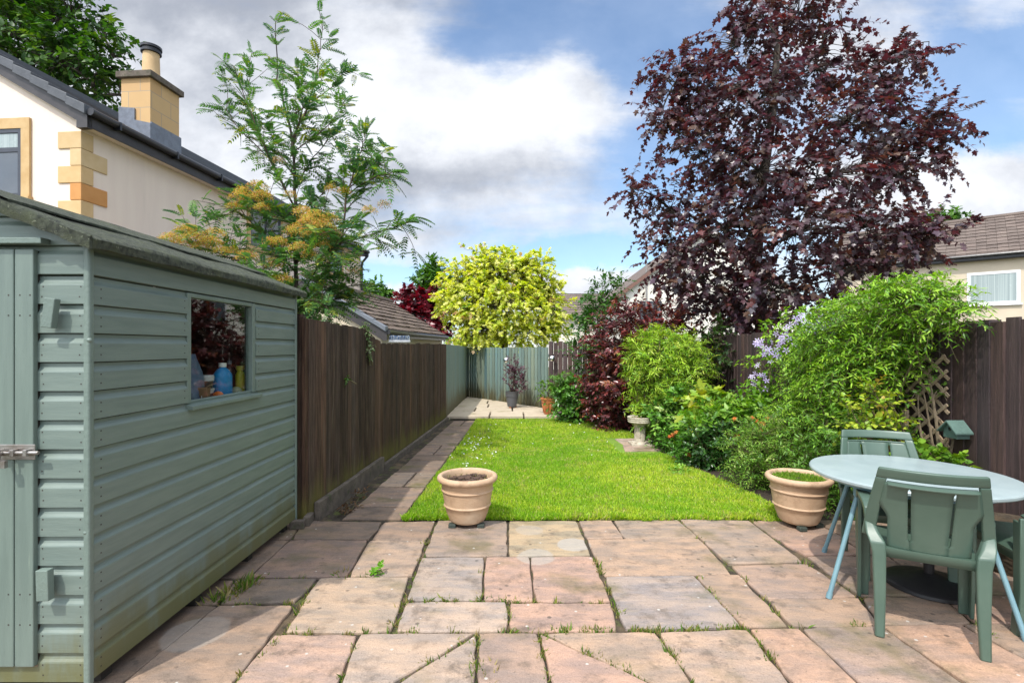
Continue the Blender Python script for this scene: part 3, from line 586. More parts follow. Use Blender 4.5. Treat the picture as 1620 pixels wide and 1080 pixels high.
# ---------------------------------------------------------------- SHED
def shed():
    X, YF, YB, XL, Z0, ZT = -1.70, 2.03, 3.94, -2.92, .06, 1.80
    t = thing('garden_shed', 'sage green timber shed with mossy felt roof, standing on the patio beside the brown fence', 'shed', (X, YF, 0))
    P = .1158; prof = [(0, 0.003), (.0155, .005), (.0155, .079), (.0135, .084), (.0065, .092), (.002, .101), (.0015, P)]     # outward offset, height
    rows = [(Z0 + i * P, Z0 + (i + 1) * P) for i in range(14)]
    def side(mb, y0, y1, z0, z1, x=X):
        s = (z1 - z0) / P; pts = [(x - .012, y0, z0 + .001)] + [(x + o, y0, z0 + h * (s if h > .02 else 1)) for o, h in prof[1:]] + [(x - .012, y0, z1 - .001)]
        mb.prism(pts, (0, y1 - y0, 0))
    def front(mb, x0, x1, z0, z1, y=YF):
        pts = [(x0, y + .012, z0 + .001)] + [(x0, y - o, z0 + h) for o, h in prof[1:]] + [(x0, y + .012, z1 - .001)]
        mb.prism(pts, (x1 - x0, 0, 0))
    w0, w1 = 2.64, 3.318
    mb = MB()
    for z0, z1 in rows:
        if z0 > 1.09: side(mb, YF + .004, w0 - .012, z0, z1); side(mb, w1 + .012, YB - .01, z0, z1)
        else: side(mb, YF + .004, YB - .01, z0, z1)
    zt = Z0 + 14 * P; side(mb, YF + .004, YB - .01, zt + .003, zt + .119)
    mb.build('side_wall', M['shed'], t)
    mb = MB()
    for z0, z1 in rows:
        if z0 < .12: front(mb, XL, X - .006, z0, z1)
        else: front(mb, -1.895, X - .006, z0, z1)
    for i in range(4):
        z0 = zt + .003 + i * P; xe = lambda z: min(X - .006, -2.31 + (2.078 - z) / .4)
        pr_ = [(YF + .012, z0 + .001)] + [(YF - o, z0 + h) for o, h in prof[1:]] + [(YF + .012, z0 + P - .001)]
        if xe(z0 + P) < XL + .1: continue
        n = len(pr_); mb.add([(XL, y, z) for y, z in pr_] + [(xe(z), y, z) for y, z in pr_], [tuple(range(n))[::-1], tuple(range(n, 2*n))] + [(k, (k+1) % n, n + (k+1) % n, n + k) for k in range(n)])
    mb.box((XL, YF + .013, Z0), (-1.895, YF + .02, 1.79)); mb.build('front_wall', M['shed'], t)
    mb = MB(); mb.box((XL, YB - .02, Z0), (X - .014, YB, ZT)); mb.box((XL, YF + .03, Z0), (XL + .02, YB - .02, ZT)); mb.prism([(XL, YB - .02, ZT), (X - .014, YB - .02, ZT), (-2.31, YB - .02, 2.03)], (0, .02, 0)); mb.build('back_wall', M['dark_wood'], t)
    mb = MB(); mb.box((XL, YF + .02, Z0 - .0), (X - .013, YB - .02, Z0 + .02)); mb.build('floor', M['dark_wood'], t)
    for yy in (2.12, 2.75, 3.3, 3.82):
        MB().box((-2.8, yy, -.012), (X - .025, yy + .06, Z0 - .002)).build('bearer', M['dark_wood'], t)
    mb = MB(); mb.box((X - .004, YF - .024, Z0 - .01), (X + .023, YF + .003, 1.80)); mb.build('corner_trim', M['shed_trim'], t, mods=[BEV(.008, 3)])
    mb = MB(); mb.box((X - .01, YB - .009, Z0 - .01), (X + .020, YB + .02, 1.80)); mb.build('corner_trim', M['shed_trim'], t, mods=[BEV(.008, 3)])
    # roof: boards and felt with folded edges
    ridge, eave, sl = (-2.31, 2.105), (-1.632, 1.834), .4
    y0, y1 = YF - .075, YB + .06
    mb = MB(); N = 26; r = np.random.default_rng(4)
    for sgn in (1, -1):
        ys = np.linspace(y0, y1, N); xs = [0, .2, .42, .58, .66, .678]
        vs = []
        for j, yv in enumerate(ys):
            for dx in xs: vs.append((ridge[0] + sgn * dx, yv, ridge[1] - sl * dx + .004 * math.sin(yv * 7 + dx * 5) + r.normal(0, .0015)))
            vs.append((ridge[0] + sgn * .690, yv, ridge[1] - .4 * .678 - .016 + r.normal(0, .001))); vs.append((ridge[0] + sgn * (.688 + r.normal(0, .002)), yv, ridge[1] - .4 * .678 - .050 + r.normal(0, .003)))
            vs.append((ridge[0] + sgn * .674, yv, ridge[1] - .4 * .678 - .050)); vs.append((ridge[0] + sgn * .665, yv, ridge[1] - .4 * .665 - .022)); vs.append((ridge[0], yv, ridge[1] - .022))
        m = len(xs) + 5
        fs = [(j*m + i, (j+1)*m + i, (j+1)*m + (i+1) % m, j*m + (i+1) % m)[::sgn] for j in range(N - 1) for i in range(m)] + [tuple(range(m))[::sgn], tuple(range((N-1)*m, N*m))[::-sgn]]
        mb.add(vs, fs)
        # felt folded down over the gable edge
        n = 18; vs = []
        for i in range(n + 1):
            dx = .690 * i / n; zt_ = ridge[1] - sl * dx; jj = r.normal(0, .003, 4)
            vs += [(ridge[0] + sgn * dx, y0 - .003, zt_ + .003), (ridge[0] + sgn * dx, y0 - .016 + jj[0], zt_ - .006), (ridge[0] + sgn * dx, y0 - .017 + jj[1], zt_ - .030), (ridge[0] + sgn * dx, y0 - .014 + jj[2], zt_ - .056 + jj[3]), (ridge[0] + sgn * dx, y0 - .003, zt_ - .054)]
        fs = [(5*i + a, 5*i + (a+1) % 5, 5*(i+1) + (a+1) % 5, 5*(i+1) + a) for i in range(n) for a in range(5)] + [(0,1,2,3,4), tuple(range(5*n, 5*n + 5))[::-1]]
        mb.add(vs, fs)
    roof = mb.build('roof', M['felt'], t, smooth=40)
    mb = MB(); mb.add([(-1.85, y0 - .02, 1.923), (-1.62, y0 - .02, 1.834), (-1.62, y1, 1.834), (-1.85, y1, 1.923)], [(0,1,2,3)]); 
    mb = MB()   # second strip of felt lapped over the first
    for i in range(20):
        ya, yb_ = y0 - .02 + (y1 - y0) * i / 20, y0 - .02 + (y1 - y0) * (i + 1) / 20; za = 2.112 - .4 * .36 + .004; 
        mb.box((-2.28, ya, za + .11), (-2.28, yb_, za + .11)) if False else mb.add([(-2.2, ya, 2.073), (-1.93, ya, 1.966 + .002 * math.sin(i * 1.7)), (-1.93, yb_, 1.966 + .002 * math.sin((i + 1) * 1.7)), (-2.2, yb_, 2.073), (-1.93, ya, 1.957), (-1.93, yb_, 1.957)], [(0,1,2,3), (1,4,5,2)])
    mb.build('felt_strip', M['felt'], roof)
    # door
    d = MB(); xr = -1.888; ds = [xr, -1.966, -2.085, -2.20, -2.32, -2.44]
    for a, b in zip(ds[:-1], ds[1:]): d.box((b + .002, YF - .034, .135), (a - .002, YF - .012, 1.785))
    door = d.build('door', M['shed_door'], t, mods=[BEV(.004, 2)])
    MB().box((-2.45, YF - .011, .14), (xr - .005, YF + .012, 1.78)).build('door_ledge', M['dark_wood'], door)
    bl = MB(); bl.box((-2.08, YF - .040, .955), (-1.878, YF - .0355, 1.015)); bl.tube([(-2.03, YF - .052, .985), (-1.852, YF - .052, .985)], .0075, 10)
    for xx in (-2.01, -1.955, -1.905): bl.box((xx, YF - .064, .972), (xx + .014, YF - .040, .998))
    bl.tube([(-1.99, YF - .055, .985), (-1.99, YF - .095, .975)], .008, 8)
    bo = bl.build('door_bolt', M['steel'], door, mods=[BEV(.002, 2)])
    pk = MB(); pk.tube([(-1.962, YF - .06, .995), (-1.972, YF - .085, 1.0), (-1.972, YF - .085, .965), (-1.96, YF - .07, .955)], .0045, 8); pk.obox((-1.966, YF - .078, .945), (.013, 0, 0), (0, .007, 0), (0, 0, .014)); pk.build('padlock', M['steel'], bo, mods=[BEV(.003, 2)])
    MB().box((-2.6, YF - .058, 1.802), (-1.838, YF - .018, 1.826)).build('door_lintel', M['shed_trim'], t, mods=[BEV(.003, 2)])
    MB().box((-2.5, YF - .018, .128), (-1.888, YF - .014, .134)).build('threshold', M['raw_wood'], t)
    for u, v, hw, hh, tl, nm in ((80, 495, .021, .058, .13, 'turn_button'), (71, 924, .024, .060, -.03, 'turn_button')):
        c = W(u, v, YF - .05); ca, sa = math.cos(tl), math.sin(tl)
        MB().obox((c[0], YF - .0495, c[2]), (hw * ca, 0, -hw * sa), (0, .0145, 0), (hh * sa, 0, hh * ca)).build(nm, M['shed_trim'], t, mods=[BEV(.003, 2)])
    for u, v in ((141, 538), (136, 842)):
        c = W(u, v, YF - .018); b = MB(); vs = [(0, 0)]; b.lathe((0, 0, 0), [(.0105, 0), (.0102, .004), (.007, .008), (0.0001, .0095)], 14); me = b.mesh('bolt_head'); me.transform(Matrix.Translation((c[0], YF - .016, c[2])) @ Matrix.Rotation(R(90), 4, 'X')); link('bolt_head', me, M['shed_trim'], t, smooth=True)
    nl = MB()
    for i, (z0, z1) in enumerate(rows):
        for xx in (-1.872, -1.722):
            for dz in (.030, .070): nl.box((xx + .004 * math.sin(i * 3.1 + dz * 90), YF - .0160, z0 + dz), (xx + .004 * math.sin(i * 3.1 + dz * 90) + .005, YF - .013, z0 + dz + .0055))
        for yy in (2.07, 2.60, 3.36, 3.90):
            if z0 > 1.09 or yy in (2.07, 3.90): nl.box((X + .013, yy, z0 + .030), (X + .0160, yy + .006, z0 + .0355)); nl.box((X + .013, yy, z0 + .066), (X + .0160, yy + .006, z0 + .0715))
    for xx in (-1.905, -1.945, -1.99, -2.05):
        for zz in (.30, .42, 1.52, 1.60): nl.box((xx, YF - .0348, zz), (xx + .005, YF - .033, zz + .0055))
    nl.build('nails', M['rust'], t)['kind'] = 'stuff'
    # window with frame, pane and sill
    wz0, wz1 = 1.102, 1.681
    w = MB(); w.box((X - .03, w0 - .011, wz0), (X + .012, w0 + .022, wz1)); w.box((X - .03, w1 - .03, wz0), (X + .012, w1 + .011, wz1)); w.box((X - .03, w0 + .0225, wz1 - .022), (X + .010, w1 - .0305, wz1 + .001)); w.box((X - .03, w0 + .0225, wz0), (X + .002, w1 - .0305, wz0 + .012))
    wf = w.build('window', M['shed_trim'], t, mods=[BEV(.003, 2)])
    MB().box((X - .016, w0 + .0225, wz0 + .0125), (X - .013, w1 - .0305, wz1 - .0225)).build('pane', M['glass'], wf)
    s = MB(); s.prism([(X - .02, w0 - .012, wz0 + .001), (X + .042, w0 - .012, wz0 - .013), (X + .042, w0 - .012, wz0 - .034), (X + .0165, w0 - .012, wz0 - .034), (X - .02, w0 - .012, wz0 - .02)], (0, w1 - w0 + .06, 0)); s.build('sill', M['shed_trim'], wf, mods=[BEV(.003, 2)])
    MB().box((X - .26, w0 - .2, 1.05), (X - .035, w1 + .1, 1.072)).build('shelf', M['raw_wood'], t)
    return t
shed()
# things on the shelf behind the shed window
SZ = 1.073
def lathe_thing(name, label, cat, u, v, x, prof, mat, parts=(), n=24, z=SZ):
    y = (U0 - u) / F; y = -x / y; t = thing(name, label, cat, (x, y, z)); b = MB(); b.lathe((0, 0, 0), prof, n); b.build('body', mat, t, local=True, smooth=35)
    for pn, pp, pmat in parts: MB().lathe((0, 0, 0), pp, n).build(pn, pmat, t, local=True, smooth=35)
    return t
pmx = lambda nm, c, r=.4: pm(nm, c, tuple(q * .85 for q in c), 8, r)
def bottle(name, label, u, x, s, c, cap, h, rad, neck=.35):
    m1, m2 = pmx(name + '_plastic', c), pmx(name + '_cap', cap)
    p = [(.001, 0), (rad * .94, 0), (rad, .01), (rad, h * .62), (rad * .93, h * .70), (rad * .55, h * .83), (rad * neck, h * .87), (rad * neck, h * .92), (.001, h * .92)]
    return lathe_thing(name, label, 'bottle', u, 0, x, p, m1, [('cap', [(rad * (neck + .06), h * .89), (rad * (neck + .06), h), (.001, h)], m2)])
bt = bottle('plastic_bottle', 'bright blue plastic bottle with white cap standing behind the shed window', 352, -1.80, 1, (.02, .25, .55), (.75, .75, .72), .225, .062)
bt.scale = (.8, 1.1, 1)
bottle('plastic_bottle', 'slim yellow plastic bottle at the far side of the shed window', 380, -1.795, 1, (.50, .45, .03), (.40, .36, .03), .20, .030, .8)
bottle('plastic_bottle', 'dark brown bottle with grey cap between the blue and the yellow bottle', 363, -1.87, 1, (.06, .03, .025), (.20, .20, .22), .235, .034)
t = lathe_thing('plastic_tub', 'lower white plastic tub stacked under another beside the garden bag', 'tub', 325, 0, -1.82, [(.001, 0), (.034, 0), (.044, .068), (.047, .068), (.047, .078), (.001, .078)], pmx('tub_white', (.62, .60, .56)), [('lid_label', [(.0395, .025), (.0432, .052)], pmx('tub_label', (.22, .10, .08)))])
lathe_thing('plastic_tub', 'upper dark tub with white lid, topmost of the stack by the garden bag', 'tub', 325, 0, -1.82, [(.001, 0), (.037, 0), (.042, .045), (.001, .045)], pmx('tub_dark', (.05, .035, .03)), [('lid', [(.045, .045), (.047, .07), (.042, .078), (.001, .078)], pmx('tub_lid', (.55, .55, .54)))], z=SZ + .079)
t = thing('cardboard_box', 'small brown cardboard box leaning on the shed window sill in front of the tubs', 'box', (-1.765, 2.88, SZ)); b = MB(); b.obox((0, 0, .048), (.03, .012, 0), (-.012, .035, 0), (.004, 0, .047)); b.build('carton', pmx('cardboard', (.26, .14, .07), .8), t, local=True, mods=[BEV(.002)]); MB().add([(.03, -.02, .096), (.01, .05, .10), (.05, .055, .115), (.062, -.012, .11)], [(0,1,2,3)]).build('flap', pmx('cardboard_flap', (.28, .16, .08), .8), t, local=True, mods=[('SOLIDIFY', dict(thickness=.002))])
def ball(name, label, cat, c, rad, mat):
    b = MB(); b.lathe((0, 0, 0), [(max(.0005, rad * math.sin(a)), -rad * math.cos(a)) for a in np.linspace(0, math.pi, 14)], 24); o = b.build(name, mat, origin=c, local=True, smooth=True); tag(o, label, cat); return o
ball('toy_ball', 'small bright orange ball beside the blue bottle', 'ball', (-1.755, 3.02, SZ + .031), .03, pmx('orange_ball', (.75, .17, .03)))
ball('toy_ball', 'pale grey green ball under the yellow bottle', 'ball', (-1.765, 3.235, SZ + .036), .035, pmx('pale_ball', (.26, .28, .17)))
M['bag'] = pm('printed_bag_film', (.03, .06, .12), (.10, .15, .22), 9, .35, stretch=(1, 1, .5), c3=(.03, .16, .08), spots=((.02, .025, .05), 14, .56, .62))
def bag():
    t = thing('garden_bag', 'tall dark blue and green printed plastic sack at the near side of the shed window', 'bag', (-1.80, 2.85, SZ)); vs = []; n, mz = 20, 12; r = np.random.default_rng(2)
    for j in range(mz):
        f = j / (mz - 1); a, b = .075 * (1 - .35 * f ** 3), .05 * (1 - .8 * f ** 2)
        for k in range(n): th = 2 * math.pi * k / n; w = 1 + .10 * math.sin(5 * th + 6 * f) * f + r.normal(0, .02); vs.append((b * math.cos(th) * w - .02 * f, a * math.sin(th) * w + .02 * math.sin(3 * f), .285 * f))
    fs = [(j*n + k, j*n + (k+1) % n, (j+1)*n + (k+1) % n, (j+1)*n + k) for j in range(mz - 1) for k in range(n)] + [tuple(range(n))[::-1], tuple(range((mz-1)*n, mz*n))]
    MB().add(vs, fs).build('sack', M['bag'], t, local=True, smooth=50)
    MB().box((.052, -.005, .01), (.054, .045, .05)).build('paper_label', M['white_frame'], t, local=True)
bag()

# ---------------------------------------------------------------- FENCES
def board_run(mb, a, b, top, r, w=.095, th=.014, gap=.002, bot=0.0, jitz=.006, prof=True, tone=.16, nside=None):
    """vertical boards from a to b (2-D); top is a function of distance"""
    a, b = np.array(a, float), np.array(b, float); L = np.linalg.norm(b - a); d = (b - a) / L; nv = np.array((d[1], -d[0]))
    n = max(1, int(round(L / w))); w = L / n
    for i in range(n):
        s0, s1 = i * w + gap / 2, (i + 1) * w - gap / 2; p0, p1 = a + d * s0, a + d * s1; o = r.normal(0, .0018); t0, t1 = top(s0) + 0, top(s1); jz = r.normal(0, jitz)
        p = [p0 + nv * (th * .45 + o), p1 + nv * (th + o), p1 - nv * .002, p0 - nv * .002]
        vs = [(q[0], q[1], bot) for q in p] + [(p[0][0], p[0][1], t0 + jz), (p[1][0], p[1][1], t1 + jz), (p[2][0], p[2][1], t1 + jz), (p[3][0], p[3][1], t0 + jz)]
        c = max(.40, 1 + r.normal(0, tone)); tn = r.normal(0, .06)
        mb.add(vs, [(3,2,1,0),(4,5,6,7),(0,1,5,4),(1,2,6,5),(2,3,7,6),(3,0,4,7)], (c * (1 + tn), c, c * (1 - tn)))
    return mb
def rails(a, b, zs, h=.07, d=.035, off=-.04):
    a, b = np.array(a, float), np.array(b, float); e = (b - a) / np.linalg.norm(b - a); nv = np.array((e[1], -e[0])); mb = MB()
    for z in zs:
        c = (a + b) / 2 + nv * off; mb.obox((*c, z), (*(b - a) / 2, 0), (*(nv * d / 2), 0), (0, 0, h / 2))
    return mb
r = np.random.default_rng(31)
A, B, C, D = np.array((-1.635, 4.05)), np.array((-1.285, 9.72)), np.array((-1.215, 13.70)), np.array((.80, 11.10))
def topL(s):
    if s < 1.12: return 1.62 - .03 * s / 1.12
    if s < 1.92: f = (s - 1.12) / .8; return 1.59 - .155 * (f * f * (3 - 2 * f))
    return 1.435 + .012 * (s - 1.92) / 3.7
f1 = thing('board_fence', 'long dark brown close board fence stepped down in height, running beside the path', 'fence', (*A, 0))
board_run(MB(), A, B, topL, r, .098, .020, .005, tone=.26).build('boards', M['fence'], f1)
rails(A, B, (.3, 1.25)).build('rails', M['fence'], f1)
for s, h in ((.02, 1.66), (2.0, 1.40), (3.9, 1.40), (5.5, 1.42)):
    c = A + (B - A) / np.linalg.norm(B - A) * s; MB().box((c[0] - .13, c[1] - .04, -.03), (c[0] - .05, c[1] + .04, h)).build('post', M['fence'], f1)
g0 = MB(); g0.obox((-1.735, 4.05, .81), (.075, 0, 0), (0, .03, 0), (0, 0, .83), (.8, .8, .8)); g0.obox((-1.650, 4.03, .80), (.014, 0, 0), (0, .03, 0), (0, 0, .82), (1.1, 1.0, .9)); g0.build('end_panel', M['fence'], f1, mods=[BEV(.004)])
kb = thing('kerb_edging', 'weathered concrete gravel board kerb along the foot of the brown fence', 'kerb', (-1.5, 4.1, 0))
kd = (B - A) / np.linalg.norm(B - A); kn = np.array((kd[1], -kd[0]))
def kerb(s0, s1, h, off, w, name='kerb_stone'):
    c = A + kd * (s0 + s1) / 2 + kn * (off + w / 2); MB().obox((*c, h / 2 - .02), (*(kd * (s1 - s0) / 2), 0), (*(kn * w / 2), 0), (0, 0, h / 2 + .02)).build(name, M['concrete'], kb, mods=[BEV(.006, 2)])
kerb(.06, 1.0, .135, .022, .045); kerb(1.005, 1.75, .14, .022, .045); kerb(1.76, 5.66, .05, .03, .045)
st = thing('stone_block', 'small weathered timber block on the paving between shed and brown fence', 'block', (-1.69, 3.93, 0))
b_ = MB(); b_.obox((-1.655, 3.90, .03), (.055, .004, 0), (-.004, .03, 0), (0, 0, .032)); b_.obox((-1.61, 4.0, .035), (.025, .004, 0), (-.01, .07, 0), (0, 0, .036)); b_.build('block', M['concrete'], st, mods=[BEV(.006, 2)])
f2 = thing('board_fence', 'sage green painted fence section at the far end of the path beyond the brown fence', 'fence', (*B, 0))
board_run(MB(), B + (.0, .01), C, lambda s: 1.445 - .012 * s, r, .10, .014, .001, tone=.05, jitz=.001).build('boards', M['fence_green'], f2)
MB().box((B[0] - .09, B[1] - .0, -.02), (B[0] - .01, B[1] + .08, 1.43)).build('post', M['fence_green'], f2)
f3 = thing('board_fence', 'angled sage green painted fence closing the far end behind the terrace', 'fence', (*C, 0))
board_run(MB(), C, D, lambda s: 1.372 + .006 * math.sin(3 * s), r, .118, .018, .020, tone=.10, jitz=.008).build('boards', M['fence_green'], f3)
rails(C, D, (.25, .72, 1.2), off=-.025).build('rails', M['fence_green'], f3)
MB().obox((*(D + (-.04, .10)), .66), (.04, 0, 0), (0, .04, 0), (0, 0, .70)).build('post', M['fence_green'], f3)
E = np.array((3.5, 9.35))
f4 = thing('board_fence', 'reddish brown fence section behind the shrubs, next to the green painted fence', 'fence', (*D, 0))
board_run(MB(), D + (.01, -.01), E, lambda s: 1.50, r, .115, .018, .012, tone=.14, jitz=.01).build('boards', M['fence_right'], f4)
rails(D, E, (.3, 1.2)).build('rails', M['fence_right'], f4)
f5 = thing('board_fence', 'weathered purplish brown fence along the right side behind the flower bed', 'fence', (3.5, 9.3, 0))
board_run(MB(), (3.5, 9.33), (3.5, 1.3), lambda s: 1.585, r, .108, .020, .003, tone=.15, jitz=.010).build('boards', M['fence_right'], f5)
rails((3.5, 9.33), (3.5, 1.3), (.3, 1.3)).build('rails', M['fence_right'], f5)
for yy in (9.2, 7.4, 5.6, 3.8, 2.0): MB().box((3.56, yy - .04, -.03), (3.64, yy + .04, 1.6)).build('post', M['fence_right'], f5)

# ---------------------------------------------------------------- HOUSES
def wall_window(parent, x0, x1, z0, z1, frame=.055, mat='grey_frame', mull=(), trans=(), surround=None, sill=True, blind=False, fn=None, name='window'):
    """window in the local plane given by fn(x, d, z) -> point (d = outward)"""
    def bx(mb, a, b, d0, d1, c, d):
        p = [fn(x, dd, z) for dd in (d0, d1) for x, z in ((a, c), (b, c), (b, d), (a, d))]; mb.add(p, [(3,2,1,0),(4,5,6,7),(0,1,5,4),(1,2,6,5),(2,3,7,6),(3,0,4,7)])
    mb = MB(); bx(mb, x0, x0 + frame, .004, .035, z0, z1); bx(mb, x1 - frame, x1, .004, .035, z0, z1); bx(mb, x0 + frame, x1 - frame, .004, .033, z0, z0 + frame); bx(mb, x0 + frame, x1 - frame, .004, .033, z1 - frame, z1)
    for m_ in mull: bx(mb, m_ - frame * .6, m_ + frame * .6, .005, .034, z0 + frame, z1 - frame)
    for t_ in trans: bx(mb, x0 + frame, x1 - frame, .005, .032, t_ - frame * .5, t_ + frame * .5)
    w = mb.build(name, M[mat], parent, local=True)
    mb = MB(); bx(mb, x0 + frame, x1 - frame, .003, .016, z0 + frame, z1 - frame); mb.build('pane', M['blind' if blind else 'pane'], w, local=True)
    if surround:
        s = surround; mb = MB(); bx(mb, x0 - s, x0, .002, .045, z0, z1); bx(mb, x1, x1 + s, .002, .045, z0, z1); bx(mb, x0 - s, x1 + s, .002, .046, z1, z1 + s * 1.15); bx(mb, x0 - s - .03, x1 + s + .03, .002, .09, z0 - s * .8, z0); mb.build('stone_surround', M['stone'], w, local=True)
    elif sill:
        mb = MB(); bx(mb, x0 - .06, x1 + .06, .002, .09, z0 - .06, z0); mb.build('sill', M[mat], w, local=True)
    return w
def house_left():
    L, EV, HW, RZ = 12.65, 5.5, 4.1, 2.42
    t = thing('rendered_house', 'cream rendered two storey house with sandstone quoins beyond the shed and brown fence', 'house', (-7.5, 8.8, 0), -math.atan(.087))
    m = MB(); m.prism([(0, 0, -.1), (0, 0, EV), (-HW, 0, EV + RZ), (-2*HW, 0, EV), (-2*HW, 0, -.1)], (0, L, 0)); m.build('wall', M['render'], t, local=True)
    sl = RZ / HW; ov = .22
    m = MB()
    for sgn in (1, -1):
        # roof slab with lapped tile courses
        n = 26
        for i in range(n):
            s0, s1 = i / n, (i + 1) / n; xa, xb = -HW + sgn * (HW + ov) * s0, -HW + sgn * (HW + ov) * s1
            za, zb = EV + RZ - sl * (HW + ov) * s0 + .07, EV + RZ - sl * (HW + ov) * s1 + .07
            v = [(xa, -.10, za + .002), (xb, -.10, zb + .035), (xb, L + .1, zb + .035), (xa, L + .1, za + .002), (xa, -.10, za - .05), (xb, -.10, zb - .03), (xb, L + .1, zb - .03), (xa, L + .1, za - .05)]
            m.add(v, [(0,1,2,3)[::sgn], (7,6,5,4)[::sgn], (0,4,5,1)[::sgn], (1,5,6,2)[::sgn], (2,6,7,3)[::sgn]])
    roof = m.build('roof', M['slate'], t, local=True)
    vg = MB(); n = 13                                        # dark verge cap tiles stepping down the gable edge
    for sgn in (1, -1):
        for i in range(n):
            s0, s1 = i / n - .006, (i + 1) / n; xa, xb = -HW + sgn * (HW + ov) * s0, -HW + sgn * (HW + ov) * s1
            za, zb = EV + RZ - sl * (HW + ov) * s0 + .120, EV + RZ - sl * (HW + ov) * s1 + .172
            p = [(xa, -.16, za), (xb, -.16, zb), (xb, -.16, zb - .17), (xa, -.16, za - .15)]; vg.prism(p if sgn > 0 else p[::-1], (0, .22, 0))
    vg.build('verge_tiles', M['slate'], roof, local=True, mods=[BEV(.008, 2)])
    bb = MB()
    for sgn in (1, -1):
        p = [(-HW, -.10, EV + RZ + .02), (-HW + sgn * (HW + ov), -.10, EV - sl * ov + .01), (-HW + sgn * (HW + ov), -.10, EV - sl * ov - .20), (-HW, -.10, EV + RZ - .21)]; bb.prism(p[::sgn], (0, .06, 0))
    bb.prism([(ov + .0, -.105, EV - .34), (ov + .0, -.105, EV - .10), (.02, -.105, EV + .02), (.02, -.105, EV - .34)], (0, .10, 0))
    bb.build('bargeboard', M['fascia'], roof, local=True)
    sf = MB(); sf.box((.003, .0, EV - .30), (ov - .02, L, EV - .27)); sf.build('soffit', M['render'], roof, local=True)
    fa = MB(); fa.box((ov - .02, -.02, EV - .32), (ov + .01, L + .05, EV - .06)); fa.build('fascia', M['fascia'], roof, local=True)
    gt = MB(); gt.tube([(ov + .075, -.12, EV - .08), (ov + .075, L + .12, EV - .10)], .065, 12); 
    for i in range(9): gt.box((ov + .005, .4 + i * 1.4, EV - .18), (ov + .146, .44 + i * 1.4, EV - .035))
    gt.build('gutter', M['black_pipe'], roof, local=True)
    dp = MB(); dp.tube([(ov + .075, L + .02, EV - .1), (ov + .07, L + .02, EV - .28), (.10, L - .06, EV - .55), (.07, L - .06, EV - .7), (.07, L - .06, .0)], .05, 10)
    for z in (4.4, 3.0): dp.box((.0, L - .13, z), (.13, L + .01, z + .05))
    dp.build('downpipe', M['black_pipe'], t, local=True)
    # quoins
    r = np.random.default_rng(9); z = EV - .36; i = 0; h = .30
    tone = [(1, 1, 1), (1.05, 1.05, 1.1), (1.08, 1.02, .95), (1.0, .68, .42), (1.05, 1.0, .98), (1.0, .62, .36), (1.05, 1, 1), (.98, .85, .7)]
    while z > .2:
        lf, ls = (.42, .22) if i % 2 == 0 else (.19, .50)
        b = MB(); b.box((-lf, -.022, z - h + .006), (.022, ls, z)); b.build('quoin_stone', M['stone_' + str(i % 8)], t, local=True, mods=[BEV(.008, 2)]); z -= h; i += 1
    # windows
    wall_window(t, -2.15, -1.10, 4.02, 5.22, .07, mull=(), trans=(4.85,), surround=.16, fn=lambda x, d, z: (x, -d, z))
    MB().box((-2.06, -.0185, 4.90), (-1.19, -.0165, 5.14)).build('roller_blind', M['blind'], t, local=True)
    wall_window(t, 4.85, 6.35, 4.12, 5.15, .07, mull=(5.6,), surround=.12, fn=lambda x, d, z: (d, x, z))
    wall_window(t, 9.6, 10.7, 4.10, 5.10, .07, mull=(10.1,), surround=.12, fn=lambda x, d, z: (d, x, z))
    # chimney
    cx0, cx1, y0, y1, zt = -.72, -.08, 1.60, 2.40, 6.93
    ch = MB(); ch.box((cx0, y0, 5.2), (cx1, y1, zt)); c = ch.build('chimney', M['stone_course'], t, local=True)
    cap = MB(); cap.box((cx0 - .07, y0 - .07, zt + .001), (cx1 + .07, y1 + .07, zt + .13)); cap.build('chimney_cap', M['concrete'], c, local=True, mods=[BEV(.012, 2)])
    pot = MB(); pot.lathe(((cx0 + cx1) / 2 + .0, (y0 + y1) / 2, zt + .13), [(.17, 0), (.165, .1), (.15, .66), (.12, .66), (.12, .5)], 24); pot.build('chimney_pot', M['clay'], c, local=True, smooth=40)
    cw = MB(); cw.lathe(((cx0 + cx1) / 2, (y0 + y1) / 2, zt + .72), [(.155, 0), (.19, .01), (.19, .05), (.17, .06), (.17, .09), (.20, .10), (.20, .15), (.14, .17), (.001, .17)], 24); cw.build('chimney_cowl', M['black_pipe'], c, local=True, smooth=40)
    ld = MB(); ld.prism([(cx0 - .03, y0 - .035, 6.34), (cx0 + .32, y0 - .035, 6.30), (cx0 + .32, y0 - .035, 6.06), (cx1 + .031, y0 - .035, 5.98), (cx1 + .031, y0 - .035, 5.5), (cx0 - .03, y0 - .035, 5.8)], (0, .03, 0)); ld.box((cx1 + .004, y0 - .004, 5.5), (cx1 + .03, y1 + .03, 6.02)); ld.build('lead_flashing', M['lead'], c, local=True)
    # lean-to porch with stone coping by the far windows
    p = MB(); p.prism([(.01, 1.1, 3.42), (1.5, 1.1, 2.62), (1.5, 1.1, 2.48), (.01, 1.1, 3.28)], (0, 6.2, 0)); p.build('porch_roof', M['slate'], t, local=True)
    p = MB(); p.prism([(.01, 1.02, 3.52), (1.52, 1.02, 2.71), (1.52, 1.02, 2.57), (.01, 1.02, 3.38)], (0, .12, 0)); p.build('porch_coping', M['stone'], t, local=True)
    p = MB(); p.box((.01, 1.14, -.05), (1.35, 7.2, 2.5)); p.build('porch_wall', M['render'], t, local=True)
    return t
